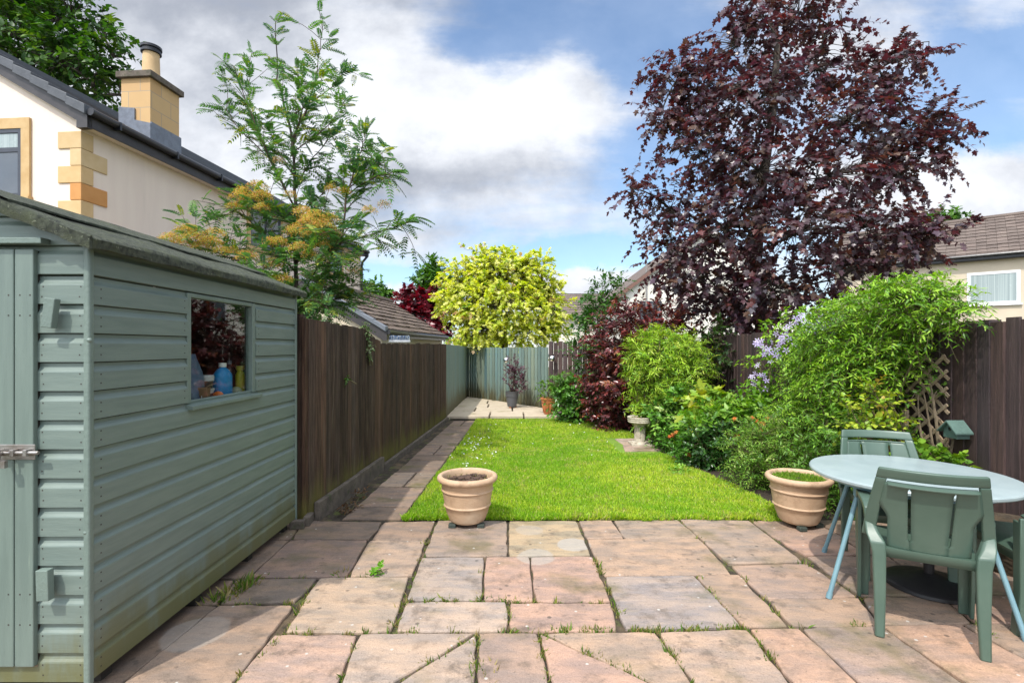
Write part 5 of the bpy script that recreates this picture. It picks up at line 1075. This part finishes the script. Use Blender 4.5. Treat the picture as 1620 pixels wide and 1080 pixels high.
b = MB(); b.lathe((0, 0, 0), [(.014, 0), (.001, .0)], 16); me = b.mesh('hole'); me.transform(Matrix.Translation((-.0025, 0, .07)) @ Matrix.Rotation(R(-90), 4, 'Y')); link('entrance_hole', me, M['black_iron'], bx, local=True)

# ---------------------------------------------------------------- TREES
PUR = [((.058, .034, .040), 5), ((.085, .040, .048), 4), ((.12, .040, .038), 1.6), ((.10, .056, .036), 2), ((.085, .075, .088), 2.5), ((.075, .042, .062), 2.5)]
YM = 9.2
mb_ = [PB(u, v, YM + dy, ru * (.98 if ru < 65 else .70), rv * (.85 if ru < 65 else .60)) for u, v, ru, rv, dy in
  [(1170,70,75,60,0),(1190,0,36,36,.1),(1255,20,40,40,.3),(1120,150,75,60,.2),(1075,120,42,40,0),(1200,160,100,75,-.5),(1290,110,75,60,.2),(1310,40,28,30,0),(1390,110,50,42,.2),(1440,82,40,18,.3),(1470,66,16,10,.3),(1050,205,30,14,.1),(1000,298,22,10,-.2),(1330,40,18,34,.3),(1340,190,90,60,-.3),(1440,200,60,30,0),(1495,185,34,14,.2),
   (1110,240,90,60,-.4),(1045,180,30,28,0),(1200,270,110,80,-.8),(1310,280,110,70,-.6),(1420,260,60,40,0),(1445,230,60,26,0),(1060,330,75,45,-.2),(1010,302,26,18,0),(1150,360,100,70,-.9),(1260,370,110,80,-1.0),(1370,360,100,60,-.5),(1440,375,55,40,-.3),(1480,370,36,20,-.3),
   (1080,420,60,45,0),(1130,450,75,50,-.6),(1220,460,110,55,-.9),(1330,440,100,50,-.6),(1180,500,80,36,-.4),(1140,490,50,35,.2),(1400,410,70,40,-.3)]]
tree('purple_maple', 'tall dark purple leaved maple tree beyond the right fence', 'tree', [W(1215, 660, YM), W(1210, 560, YM), W(1195, 430, YM), W(1205, 300, YM), W(1225, 160, YM), W(1230, 60, YM)], .14, mb_, 1950, PUR, MAPLE, .094, nleaf=11, length=.50, up=.25, outw=.8, rand=.45, droop=.42, spread=1.0,
     mat='leaf_purple', seed=3, shell=.34, twig_r=.006, limb_start=.3, hang=.35)
YEL = [((.66, .68, .10), 5), ((.76, .75, .28), 3), ((.55, .63, .07), 4), ((.36, .47, .04), 1.6), ((.68, .48, .28), .4), ((.12, .26, .02), .6)]
YY = 14.4
mb_ = [PB(u, v, YY + dy, ru, rv) for u, v, ru, rv, dy in [(790,440,62,40,0),(740,440,44,34,.2),(840,445,45,40,.1),(870,465,26,26,.2),(730,480,42,28,-.4),(790,485,75,36,-.7),(860,490,38,34,-.2),(715,468,30,18,0),(760,520,50,30,-.9),(830,525,50,24,-.6),(740,530,26,18,-1.0),(775,412,50,18,.1),(830,415,36,14,.1),(880,515,22,22,0)]]
tree('golden_maple', 'rounded golden yellow maple tree behind the green end fence', 'tree', [W(792, 640, YY), W(796, 560, YY), W(800, 520, YY), W(800, 470, YY)], .09, mb_, 2300, YEL, MAPLE, .080, nleaf=11, length=.27, up=.1, outw=.8, rand=.5, droop=.3, mat='leaf_soft', seed=5, shell=.36, twig_r=.005, limb_start=.35, clump_jit=.14)
GRN = [((.045, .115, .018), 4), ((.075, .16, .022), 3), ((.03, .08, .014), 3), ((.12, .20, .03), 1.2)]
yt = 19.0
tree('broadleaf_tree', 'big dark green leafy tree towering behind the cream house and chimney', 'tree', [W(-60, 548, yt), W(-20, 300, yt), (W(40, 120, yt)), W(60, 60, yt)], .35, [PB(u, v, yt + dy, ru, rv) for u, v, ru, rv, dy in [(30,60,90,60,0),(110,30,70,40,.5),(-60,40,110,90,1),(90,100,75,50,-.5),(150,120,50,40,0),(180,90,34,26,0),(20,-40,120,50,.5),(10,120,80,60,0),(165,60,34,30,.4),(190,150,26,26,0)]],
     1000, GRN, OVATE, .26, nleaf=12, length=.8, up=.1, rand=.5, droop=.35, seed=8, twig_r=.012, shell=.34)
GR2 = [((.07, .17, .02), 4), ((.11, .23, .03), 3), ((.045, .12, .02), 2)]
for u, v, y, ru, rv, sd_, lb, tl in [(590,468,30,36,22,11,'rounded mid green tree far off behind the garage roof','pale'), (685,440,26,24,28,12,'bushy green tree showing between the yellow tree and the red maple','a'), (1495,352,30,42,16,14,'light green treetop showing above the right terraced house roof','b')]:
    bl = [PB(u, v, y, ru * .7, rv * .8), PB(u - ru * .5, v + rv * .35, y + .3, ru * .55, rv * .6), PB(u + ru * .5, v + rv * .4, y - .2, ru * .55, rv * .6), PB(u + ru * .1, v - rv * .4, y, ru * .5, rv * .5)]
    tree('broadleaf_tree', lb, 'tree', [(W(u, 548, y)[0], y, 0), W(u, v + rv, y), W(u, v, y)], .2, bl, 190, GR2, OVATE, .26, nleaf=10, length=.6, up=.2, seed=sd_, twig_r=.012, shell=.3)
RED = [((.13, .018, .028), 4), ((.18, .022, .035), 3), ((.075, .014, .022), 3)]
yr = 18.0
tree('red_maple', 'crimson japanese maple with fine leaves behind the garage roof', 'tree', [(W(665, 548, yr)[0], yr, 0), W(665, 540, yr), W(668, 490, yr)], .09, [PB(u, v, yr + dy, ru, rv) for u, v, ru, rv, dy in [(665,478,36,18,0),(640,482,18,12,0),(690,480,26,20,0),(665,505,44,18,-.3),(690,518,26,16,-.2),(648,465,10,10,0),(640,500,20,14,0)]], 360, RED, MAPLE, .17, nleaf=9, length=.35, up=.15, seed=17, mat='leaf_purple', twig_r=.006)

# rowan: leaders and side shoots drawn, pinnate leaves on the shoots
def rowan():
    y0 = 6.1; ORT = 1; t = thing('rowan_tree', 'slender rowan with feathery leaves and orange flower heads behind the fence by the shed', 'tree', (*W(470, 560, y0)[:2], 0)); r = np.random.default_rng(23)
    Lr = [([(468,700),(470,520),(468,400),(467,300),(463,220),(440,130),(436,35)], .034, 0), ([(463,220),(490,160),(503,110),(510,32)], .014, .25), ([(467,330),(425,250),(392,170),(370,105)], .013, -.2), ([(452,300),(410,210),(392,150),(398,85)], .010, .3), ([(425,250),(380,205),(352,168)], .007, -.1),
          ([(476,520),(505,450),(540,380),(550,300),(570,240),(580,205)], .020, -.3), ([(548,310),(590,280),(625,272)], .008, -.4), ([(540,385),(590,370),(645,352)], .008, -.5), ([(550,330),(575,300),(600,260)], .007, .1), ([(466,300),(495,250),(535,205)], .009, .3), ([(467,180),(525,140),(548,110)], .008, .1), ([(465,240),(520,200),(545,160)], .007, -.3),
          ([(468,430),(420,380),(380,330),(368,330)], .011, -.4), ([(468,460),(400,420),(330,395),(262,382)], .012, -.1), ([(400,420),(350,385),(290,365)], .007, .2), ([(468,420),(500,370),(520,345)], .009, -.6), ([(480,500),(530,455),(575,450)], .009, -.5), ([(474,500),(495,470),(520,490)], .007, -.7), ([(470,480),(440,470),(415,440)], .007, -.6), ([(468,360),(430,330),(395,300)], .009, -.3), ([(467,350),(505,310),(530,290)], .008, .3),
          ([(472,500),(510,430),(540,410)], .009, -.8), ([(470,490),(450,430),(445,380)], .009, -.2), ([(474,500),(505,480),(545,470)], .008, -.4), ([(470,470),(430,440),(395,425)], .008, -.9), ([(468,420),(490,380),(495,340)], .009, .2), ([(480,460),(520,400),(560,350)], .009, -.9), ([(466,280),(440,240),(420,190)], .009, .2), ([(464,230),(480,170),(470,110)], .009, -.2), ([(550,300),(580,270),(610,235)], .008, .3), ([(470,510),(490,490),(560,480)], .008, -.2)]
    tk, bm_ = MB(), MB(); nodes, dirs = [], []
    for k, (pts, rad, dy) in enumerate(Lr):
        P = [np.array(W(u, v, y0 + dy * (i / max(1, len(pts) - 1)) * 1.3)) for i, (u, v) in enumerate(pts)]
        if k == 0: P[0][2] = 0
        Q = []
        for a, b in zip(P[:-1], P[1:]):
            for s in np.linspace(0, 1, 6)[:-1]: Q.append(a + (b - a) * s)
        Q.append(P[-1]); Q = np.array(Q); Q[2:-1] += r.normal(0, .006, Q[2:-1].shape)
        (tk if k == 0 else bm_).tube(Q, np.linspace(rad, max(.0028, rad * .14), len(Q)), 8)
        st_ = len(Q) // 3 if k in (0, 5) else 1
        for i in range(st_, len(Q)):
            d = nrm(Q[min(i + 1, len(Q) - 1)] - Q[i - 1]); nodes.append((Q[i], d, i / len(Q), k))
    LP, LY, LN, LS, LC = [], [], [], [], []; cl = [0]
    def leaf(p, d, L, droop):
        d = nrm(d); n_ = 8; side = nrm(np.cross(d, np.array([0, 0, 1.0]) + r.normal(0, .15, 3))); upv = nrm(np.cross(side, d)); prev = p; line = [p]
        for j in range(n_):
            f = (j + 1.2) / (n_ + .2); q = p + d * L * f - np.array([0, 0, droop * L * f * f]); tg = nrm(q - prev); prev = q; line.append(q)
            for s in (1, -1): LP.append(q); LY.append(nrm(side * s * .95 + tg * .48 - np.array([0, 0, .10]))); LN.append(nrm(upv + r.normal(0, .12, 3))); LS.append(L * .27 * (1 - .45 * abs(f - .5))); LC.append(cl[0])
        LP.append(q); LY.append(tg); LN.append(upv); LS.append(L * .25); LC.append(cl[0]); cl[0] += 1; bm_.tube(line, .0014, 3, cap=False)
    for q, d, f, k in nodes:
        # leaves straight on the leader plus a short side shoot with more leaves
        hi = q[2] > 2.9
        m = ((2 + (r.random() < .6)) if hi else 4) if f < .9 else 5
        for _ in range(m):
            s = nrm(d * .75 + r.normal(0, .75, 3) * (1, 1, .5) + np.array([0, 0, .10])); leaf(q, s, r.uniform(.15, .25) * (.7 if f > .85 else 1), .22)
        if f < .88 and r.random() < (.62 if hi else .85):
            s = nrm(d * .5 + r.normal(0, .8, 3) + np.array([0, 0, .35])); L = r.uniform(.16, .40); e = q + s * L; bm_.tube(curve_pts(q, e, .05, 4, .05, r), [.004, .0035, .003, .002], 4, cap=False)
            for w in ((.5, .8, 1.0, 1.0) if hi else (.35, .55, .75, .9, 1.0, 1.0)): leaf(q + (e - q) * w, nrm(s * .6 + r.normal(0, .75, 3) * (1, 1, .5)), r.uniform(.15, .24), .3)
    tk.build('trunk', M['bark'], t, smooth=True); bm_.build('branches', M['twig_red'], t, smooth=True)
    leaves('foliage', M['leaf'], t, LP, LY, LN, LS, pick([((.085, .20, .05), 5), ((.13, .26, .05), 3), ((.05, .13, .05), 2), ((.28, .32, .04), 1.2)], len(LP), r, np.array(LC)), LFT)
    # flat orange and yellow flower heads
    spots = [(408,298,.10,0),(385,305,.07,-.4),(415,312,.09,-.4),(372,330,.08,-.4),(500,348,.12,-.7),(480,338,.09,-.6),(520,350,.10,-.6),(500,372,.11,-.7),(470,368,.10,-.7),(512,390,.08,-.6),(300,370,.13,-.1),(340,372,.10,0),(270,380,.10,-.1),(320,392,.09,-.1),(350,398,.07,-.1),(392,408,.10,-.3),(430,420,.09,-.5),(450,443,.07,-.7),(545,305,.06,-.2),(585,335,.07,-.4),(608,325,.06,-.4),(525,300,.07,.1),(560,432,.07,-.5),(425,385,.07,-.6),(460,310,.06,-.2),(440,255,.05,0),(490,405,.07,-.7),(395,318,.09,-.3),(378,312,.08,-.5),(510,362,.11,-.75),(488,355,.10,-.8),(528,372,.08,-.5),(285,388,.10,-.05),(305,380,.11,-.2),(335,385,.10,-.1),(365,400,.08,-.2),(475,395,.09,-.8),(440,385,.08,-.6),(415,330,.07,-.5)]
    for u, v, s, dy in spots:
        s = s * 1.3; c = np.array(W(u, v, y0 + dy - .12)); n_ = int(520 * (s / .1) ** 2); a, q = r.random(n_) * 6.283, r.random(n_) ** .6 * s
        pos = c + np.stack([q * np.cos(a), q * np.sin(a), .5 * s * (1 - (q / s) ** 2) + r.normal(0, .02, n_).clip(-.025, .025)], 1)
        leaves('flower_head', M['petal'], t, pos, r.normal(size=(n_, 3)), nrm(np.array([0, -.3, 1.0]) + r.normal(0, .6, (n_, 3))), .020 * (1 + r.normal(0, .2, n_)), pick([((.62, .32, .08), 4), ((.60, .44, .08), 3), ((.56, .25, .09), 2), ((.36, .42, .06), 2.5), ((.16, .28, .04), 1.5)] if s > .065 else [((.52, .30, .13), 3), ((.50, .36, .16), 3)], n_, r), LEAFLET)
rowan()

# ---------------------------------------------------------------- SHRUBS AND BED PLANTS
YG = [((.22, .43, .025), 4), ((.33, .53, .045), 3), ((.13, .29, .02), 3), ((.07, .17, .018), 1.5)]
def alongx(x, u): return x * F / (u - U0)
blb = []
for u, v, ru, rv, x in [(1390,505,70,50,3.2),(1330,535,55,60,3.2),(1295,590,42,50,3.2),(1455,485,50,32,3.2),(1482,492,22,30,3.25),(1350,600,60,46,3.1),(1380,575,46,44,3.1),(1300,645,50,36,3.0),(1250,665,34,28,3.1),(1440,462,54,18,3.2),(1405,535,34,36,3.15),(1275,560,24,34,3.25)]:
    y = alongx(x, u); blb.append(PB(u, v, y, ru, rv, .28))
shrub('jasmine_bush', 'large bright green climbing bush billowing over the right fence above the trellis', 'shrub', (3.2, 4.6, 0), blb, 3900, YG, LANCE, .046, 11, .17, .55, .6, .6, .55, 1.0, seed=41, shell=.24, main_stems=5, stem_r=.003)
r = np.random.default_rng(44)
cl = shrub('clematis', 'clematis with lilac blue flowers scrambling over the right fence', 'climber', (3.3, 6.2, 0), [PB(u, v, alongx(3.3, u), ru, rv, .2) for u, v, ru, rv in [(1225,545,28,32),(1262,520,26,24),(1205,585,14,24),(1245,570,20,22),(1295,515,20,14)]], 130, YG, OVATE, .06, 7, .2, .4, .8, .6, .4, seed=45, shell=.25)
FL = [(1195,545),(1205,540),(1215,550),(1222,540),(1230,535),(1210,560),(1218,562),(1200,575),(1225,552),(1240,528),(1248,515),(1262,508),(1270,500),(1280,512),(1258,530),(1236,548),(1208,548),(1228,562),(1203,595),(1196,603),(1212,600),(1204,612),(1193,590),(1255,545),(1300,508),(1317,525),(1285,522),(1245,540)]
t5 = T([(0, 0, 0)] + [p for k in range(5) for p in ((.25*math.cos(k*1.2566-.35), .25*math.sin(k*1.2566-.35), .03), (.62*math.cos(k*1.2566-.3), .62*math.sin(k*1.2566-.3), .06), (.95*math.cos(k*1.2566), .95*math.sin(k*1.2566), .02), (.62*math.cos(k*1.2566+.3), .62*math.sin(k*1.2566+.3), .06))], [f for k in range(5) for f in ((0, 1+4*k, 2+4*k), (0, 2+4*k, 3+4*k), (0, 3+4*k, 4+4*k))])
def blossom(parent, c, size, col, n=3, seed=0, name='flower', scat=.02, face=(-.5, -.8, .4)):
    r = np.random.default_rng(seed); pos = np.array(c) + r.normal(0, scat, (n, 3)); up = nrm(np.array(face) + r.normal(0, .35, (n, 3))); yd = np.cross(up, r.normal(size=(n, 3)))
    o = leaves(name, M['petal'], parent, pos, yd, up, size * (1 + r.normal(0, .12, n)), np.clip(np.array(col) * (1 + r.normal(0, .1, (n, 1))), 0, 1), t5)
    return o
for i, (u, v) in enumerate(FL): blossom(cl, W(u, v, alongx(3.05, u)), .046, [(.50, .42, .66), (.58, .50, .70), (.42, .34, .60)][i % 3], 2, i, scat=.03)
DR = [((.13, .030, .032), 4), ((.20, .042, .036), 3), ((.07, .022, .024), 4), ((.22, .075, .03), 1.4), ((.085, .05, .03), 1)]
shrub('red_leaved_shrub', 'tall dense dark red leaved shrub behind the bird bath', 'shrub', (1.95, 8.8, 0), [PB(u, v, 8.7 + dy, ru, rv) for u, v, ru, rv, dy in [(985,560,58,60,0),(1000,610,62,58,-.1),(965,620,42,50,0),(1030,520,50,42,.1),(985,515,40,34,.1),(1055,505,34,26,.2),(985,650,52,30,-.1),(1025,585,45,60,0),(1050,540,40,40,-.1)]], 1500, DR, OVATE, .075, 10, .20, .35, .8, .45, .3, mat='leaf_gloss', stem_mat='twig_red', seed=51, shell=.2, main_stems=12)
for i, (u, v, vt) in enumerate([(1012, 480, 445), (1025, 480, 440), (998, 485, 452), (1045, 480, 455)]): pass
BA = [((.30, .49, .03), 4), ((.42, .58, .05), 3), ((.16, .33, .025), 2.5), ((.46, .54, .08), 1)]
shrub('bamboo_leaved_shrub', 'bright yellow green shrub with narrow drooping leaves beside the dark red shrub', 'shrub', (2.4, 7.9, 0), [PB(u, v, 7.9 + dy, ru, rv) for u, v, ru, rv, dy in [(1050,560,42,36,0),(1035,600,36,50,-.1),(1070,590,44,50,.1),(1045,640,38,34,-.1),(1085,560,30,30,.2),(1030,560,30,30,-.1)]], 1300, BA, NARROW, .085, 13, .24, .35, .9, .45, .40, .9, seed=52, shell=.2)
DKG = [((.030, .07, .015), 4), ((.05, .11, .02), 3), ((.02, .05, .012), 3), ((.05, .03, .03), 1.5)]
shrub('evergreen_shrub', 'dark shaded evergreen shrub under the purple maple', 'shrub', (3.2, 8.2, 0), [PB(u, v, 8.3, ru, rv) for u, v, ru, rv in [(1115,570,38,50),(1125,540,34,30),(1135,610,24,40),(1100,610,30,40)]], 330, DKG, OVATE, .07, 9, .22, .4, .8, .5, .3, seed=53)
GR3 = [((.07, .19, .02), 4), ((.11, .27, .03), 3), ((.05, .13, .015), 3)]
shrub('green_shrub', 'low rounded green shrub between the orange pot and the dark red shrub', 'shrub', (1.2, 9.4, 0), [PB(u, v, 9.4, ru, rv) for u, v, ru, rv in [(905,632,28,26),(920,620,26,24),(915,648,32,20),(895,618,16,14)]], 330, GR3, OVATE, .075, 9, .17, .45, .8, .45, .3, mat='leaf_gloss', seed=54, shell=.22)
shrub('potted_shrub', '', 'shrub', (.765, 10.1, .34), [PB(u, v, 10.1, ru, rv) for u, v, ru, rv in [(880,608,18,16),(868,620,14,12),(892,612,16,14)]], 75, [((.10, .22, .03), 3), ((.16, .29, .04), 3)], OVATE, .07, 8, .2, .5, .8, .5, .4, seed=55, root=op, zmin=.3)
shrub('purple_potted_plant', '', 'plant', (.0, 11.15, .36), [PB(u, v, 11.15, ru, rv) for u, v, ru, rv in [(818,592,11,18),(822,612,9,14),(812,582,8,12),(805,600,5,14)]], 120, [((.14, .055, .085), 4), ((.20, .10, .12), 3), ((.08, .035, .05), 3)], OVATE, .05, 8, .14, .7, .6, .4, .1, seed=56, root=gp, zmin=.36, stem_mat='twig_red')
shrub('apple_tree', 'loose upright green shrub with thin leafy tips between golden maple and dark red shrub', 'shrub', (1.75, 10.0, 0), [PB(u, v, 10.0, ru, rv) for u, v, ru, rv in [(945,490,24,34),(935,530,26,30),(950,462,14,20),(968,452,16,18),(925,560,22,30),(972,485,16,20),(930,505,20,18)]], 260, [((.06, .16, .03), 4), ((.09, .21, .03), 3), ((.05, .11, .03), 2)], OVATE, .085, 9, .30, .55, .5, .5, .35, seed=57, main_stems=10)
shrub('choisya_shrub', 'glossy mixed green shrub behind the bird bath with pale leaf tips', 'shrub', (2.35, 7.2, 0), [PB(u, v, 7.2, ru, rv) for u, v, ru, rv in [(1070,655,34,28),(1050,670,30,24),(1095,640,30,26),(1090,670,30,22)]], 330, [((.12, .28, .03), 4), ((.22, .40, .06), 2), ((.06, .16, .02), 3), ((.36, .46, .14), .8)], OVATE, .085, 8, .18, .5, .8, .45, .3, mat='leaf_gloss', seed=58)
shrub('fatsia', 'yellow green plant with large star shaped leaves at the foot of the right fence', 'plant', (2.65, 6.9, 0), [PB(u, v, 6.9, ru, rv) for u, v, ru, rv in [(1120,645,26,18),(1105,655,22,14),(1140,650,20,14)]], 60, [((.34, .42, .04), 4), ((.22, .36, .04), 3), ((.42, .42, .06), 2)], MAPLE, .15, 6, .25, .7, .7, .5, .4, seed=59)
shrub('box_bush', 'small dark green rounded bush with tiny glossy leaves at the lawn edge', 'shrub', (2.4, 6.0, 0), [PB(u, v, 5.9, ru, rv) for u, v, ru, rv in [(1125,715,28,24),(1148,700,30,28),(1110,700,20,22),(1140,728,26,16),(1105,735,18,12)]], 480, [((.035, .105, .02), 4), ((.055, .145, .025), 3), ((.025, .07, .015), 3), ((.09, .19, .03), 1)], OVATE, .045, 9, .11, .4, .85, .4, .15, mat='leaf_gloss', seed=60, shell=.2)
shrub('cottage_plants', 'soft light green leafy perennials behind the dark round bush', 'plant', (2.7, 6.2, 0), [PB(u, v, 6.2, ru, rv) for u, v, ru, rv in [(1165,665,30,24),(1190,675,30,24),(1130,675,26,20),(1210,655,30,30),(1100,685,22,16)]], 340, [((.15, .31, .03), 4), ((.23, .40, .05), 3), ((.09, .22, .02), 3)], OVATE, .085, 7, .26, .95, .5, .4, .3, seed=61)
shrub('fine_leaved_plants', 'sprawling fine leaved green plants spilling over the lawn behind the right pot', 'plant', (2.6, 5.1, 0), [PB(u, v, 5.1, ru, rv, .35) for u, v, ru, rv in [(1190,715,36,30),(1220,735,36,34),(1245,700,40,40),(1265,740,36,30),(1230,770,34,20),(1205,690,30,26),(1190,750,24,18),(1165,770,22,14),(1205,790,28,16),(1240,795,26,14)]], 1250, [((.15, .31, .03), 4), ((.24, .40, .05), 3), ((.09, .21, .022), 3), ((.30, .38, .10), 1)], LANCE, .038, 12, .20, .7, .6, .7, .35, seed=62, stem_r=.002, shell=.3)
shrub('hazy_plants', 'tangled green undergrowth between the right pot and the far garden chair', 'plant', (2.95, 4.5, 0), [PB(u, v, 4.4, ru, rv, .3) for u, v, ru, rv in [(1310,690,40,40),(1340,680,36,34),(1300,740,36,30),(1350,740,40,40),(1380,700,40,40),(1430,720,50,40),(1320,780,30,25)]], 800, [((.12, .27, .025), 4), ((.18, .35, .04), 3), ((.07, .18, .02), 3)], LANCE, .045, 11, .20, .6, .6, .7, .4, seed=63, stem_r=.002)
shrub('yellow_leaved_shrub', 'open shrub with yellow green heart leaves and red tips behind the far chair', 'shrub', (3.1, 4.1, 0), [PB(u, v, 4.0, ru, rv, .16) for u, v, ru, rv in [(1380,650,30,26),(1355,665,24,14),(1405,680,30,20),(1385,625,12,14)]], 110, [((.38, .46, .04), 4), ((.24, .38, .03), 3), ((.42, .30, .05), .8), ((.14, .28, .025), 2)], ROUND, .040, 7, .17, .6, .7, .5, .3, seed=64)
shrub('low_leaf_plant', 'broad leaved low green plant under the trellis behind the table', 'plant', (3.2, 3.9, 0), [PB(u, v, 3.85, ru, rv, .12) for u, v, ru, rv in [(1480,725,30,9),(1500,738,30,9),(1450,728,26,10)]], 55, [((.18, .34, .03), 3), ((.26, .40, .04), 2), ((.10, .22, .02), 2)], ROUND, .055, 6, .09, .5, .8, .5, .3, seed=65)
shrub('climbing_ivy', 'thin vine with small leaves twining over trellis and bird box', 'climber', (3.4, 4.0, 0), [PB(u, v, 4.05, ru, rv, .04) for u, v, ru, rv in [(1500,600,24,50),(1520,640,14,60),(1470,600,20,40),(1545,605,10,40)]], 26, [((.10, .24, .03), 3), ((.16, .30, .04), 2)], OVATE, .04, 7, .16, .2, .5, .8, .6, seed=66, main_stems=2, stem_mat='raw_wood')
shrub('ivy', 'small pale variegated ivy hanging over the brown fence where its top steps down', 'climber', (-1.49, 5.4, 1.2), [PB(u, v, 5.35, ru, rv, .03) for u, v, ru, rv in [(579,525,4,10),(582,545,5,12),(577,512,4,8),(583,560,4,8)]], 55, [((.22, .30, .13), 3), ((.10, .18, .05), 3), ((.36, .40, .25), 1.5)], ROUND, .022, 6, .06, -.5, .6, .5, .2, seed=67, zmin=.5, main_stems=3, stem_r=.002)
shrub('fence_sprig', 'tiny green sprig growing out of the middle of the brown fence', 'plant', (-1.47, 4.75, 1.05), [PB(548, 601, 4.72, 3, 5, .02)], 7, GR3, ROUND, .022, 6, .05, -.1, .8, .5, .2, seed=68, zmin=.5, main_stems=1, stem_r=.002)
def geum(label, base, pts, y, seed, col, size=.026, fol=True):
    s = shrub('flowering_plant', label, 'flowering plant', base, [(base[0], base[1], .12, .16, .14, .12)], 70, GR3, OVATE, .06, 7, .16, .7, .7, .5, .3, seed=seed)
    st = MB()
    for i, (u, v) in enumerate(pts):
        c = W(u, v, y); blossom(s, c, size, col[i % len(col)], 4, seed * 50 + i, scat=.008, face=(-.2, -.8, .6)); st.tube(curve_pts(base, (c[0], c[1] + .01, c[2]), .05, 5, .05), .0025, 4, cap=False)
    st.build('flower_stem', M['twig'], s)
OC = [(.70, .20, .035), (.75, .30, .07), (.62, .14, .03)]
geum('orange flowered plant at the lawn edge beside the bird bath paving', (2.22, 6.75, 0), [(1064,686),(1070,683),(1077,686),(1082,677),(1078,702),(1060,690)], 6.55, 71, OC)
geum('orange flowered plant in the middle of the bed against the right fence', (2.85, 5.7, 0), [(1202,669),(1208,672),(1197,666),(1203,681),(1214,663),(1190,660)], 5.45, 72, OC)
geum('small plant with one bright orange flower low at the lawn edge', (2.1, 6.1, 0), [(1090,720),(1088,717)], 5.95, 73, OC)
geum('small plant with a single yellow flower by the bird bath', (2.15, 6.9, 0), [(1064,703)], 6.75, 74, [(.75, .58, .03)], .04)
geum('plant with scattered small orange flowers above the dark round bush', (2.75, 6.3, 0), [(1161,663),(1153,699),(1165,690)], 5.75, 75, OC)
# daisies in the lawn
dm = T([(0, 0, .25)] + [(math.cos(k*.785) * (1 if k % 2 == 0 else .8), math.sin(k*.785) * (1 if k % 2 == 0 else .8), .25) for k in range(8)], [(0, 1 + k, 1 + (k + 1) % 8) for k in range(8)])
r = np.random.default_rng(77); first = None
for i in range(130):
    if i < 95: u, v = r.normal(752, 22), r.normal(703, 17)
    else: u, v = r.uniform(700, 1010), r.uniform(668, 720)
    if v < 668 or v > 770: continue
    x, y, _ = G(u, v, .03)
    if not in_poly(np.array([x]), np.array([y]), LAWN)[0]: continue
    if first is None:
        first = leaves('daisy', M['petal'], None, [(0, 0, 0)], [(0, 1, 0)], [(0, 0, 1)], .013, [(.82, .82, .80)], dm); o = first
        tag(o, 'tiny white daisy flower open in the sunny lawn', 'daisy', 'daisies dotted over the lawn')
    else: o = first.copy(); COL.objects.link(o)
    o.location = (x, y, .028 + .006 * r.random()); o.rotation_euler = (r.normal(-.2, .3), r.normal(0, .3), r.random() * 6); s = r.uniform(.7, 1.25); o.scale = (s, s, s)
wd = shrub('weed', 'small round leaved weed growing in a paving joint', 'weed', G(597, 907), [(*G(597, 907)[:2], .02, .03, .03, .02)], 10, [((.16, .36, .03), 1)], ROUND, .03, 4, .04, .5, .9, .4, .2, seed=80, zmin=.0, main_stems=1, stem_r=.001)
shrub('weed', 'low pale green clover patch growing out of the lawn in front of the bird bath', 'weed', G(1072, 748), [(*G(1072, 748)[:2], .03, .10, .07, .02)], 40, [((.26, .46, .06), 2), ((.20, .38, .04), 1)], ROUND, .028, 4, .05, .6, .9, .4, .2, seed=82, zmin=.0, main_stems=1, stem_r=.001)
dl = shrub('fallen_leaves', 'small heap of dry brown leaves on the path beside the kerb', 'leaf litter', (-1.38, 4.35, 0), [(-1.40, 4.35, .012, .06, .12, .012), (-1.42, 4.7, .012, .04, .07, .012)], 26, [((.16, .085, .04), 3), ((.10, .06, .035), 3), ((.20, .13, .06), 1)], OVATE, .045, 3, .05, .1, .8, .8, .1, seed=81, zmin=.0, main_stems=0, stem_r=.001)
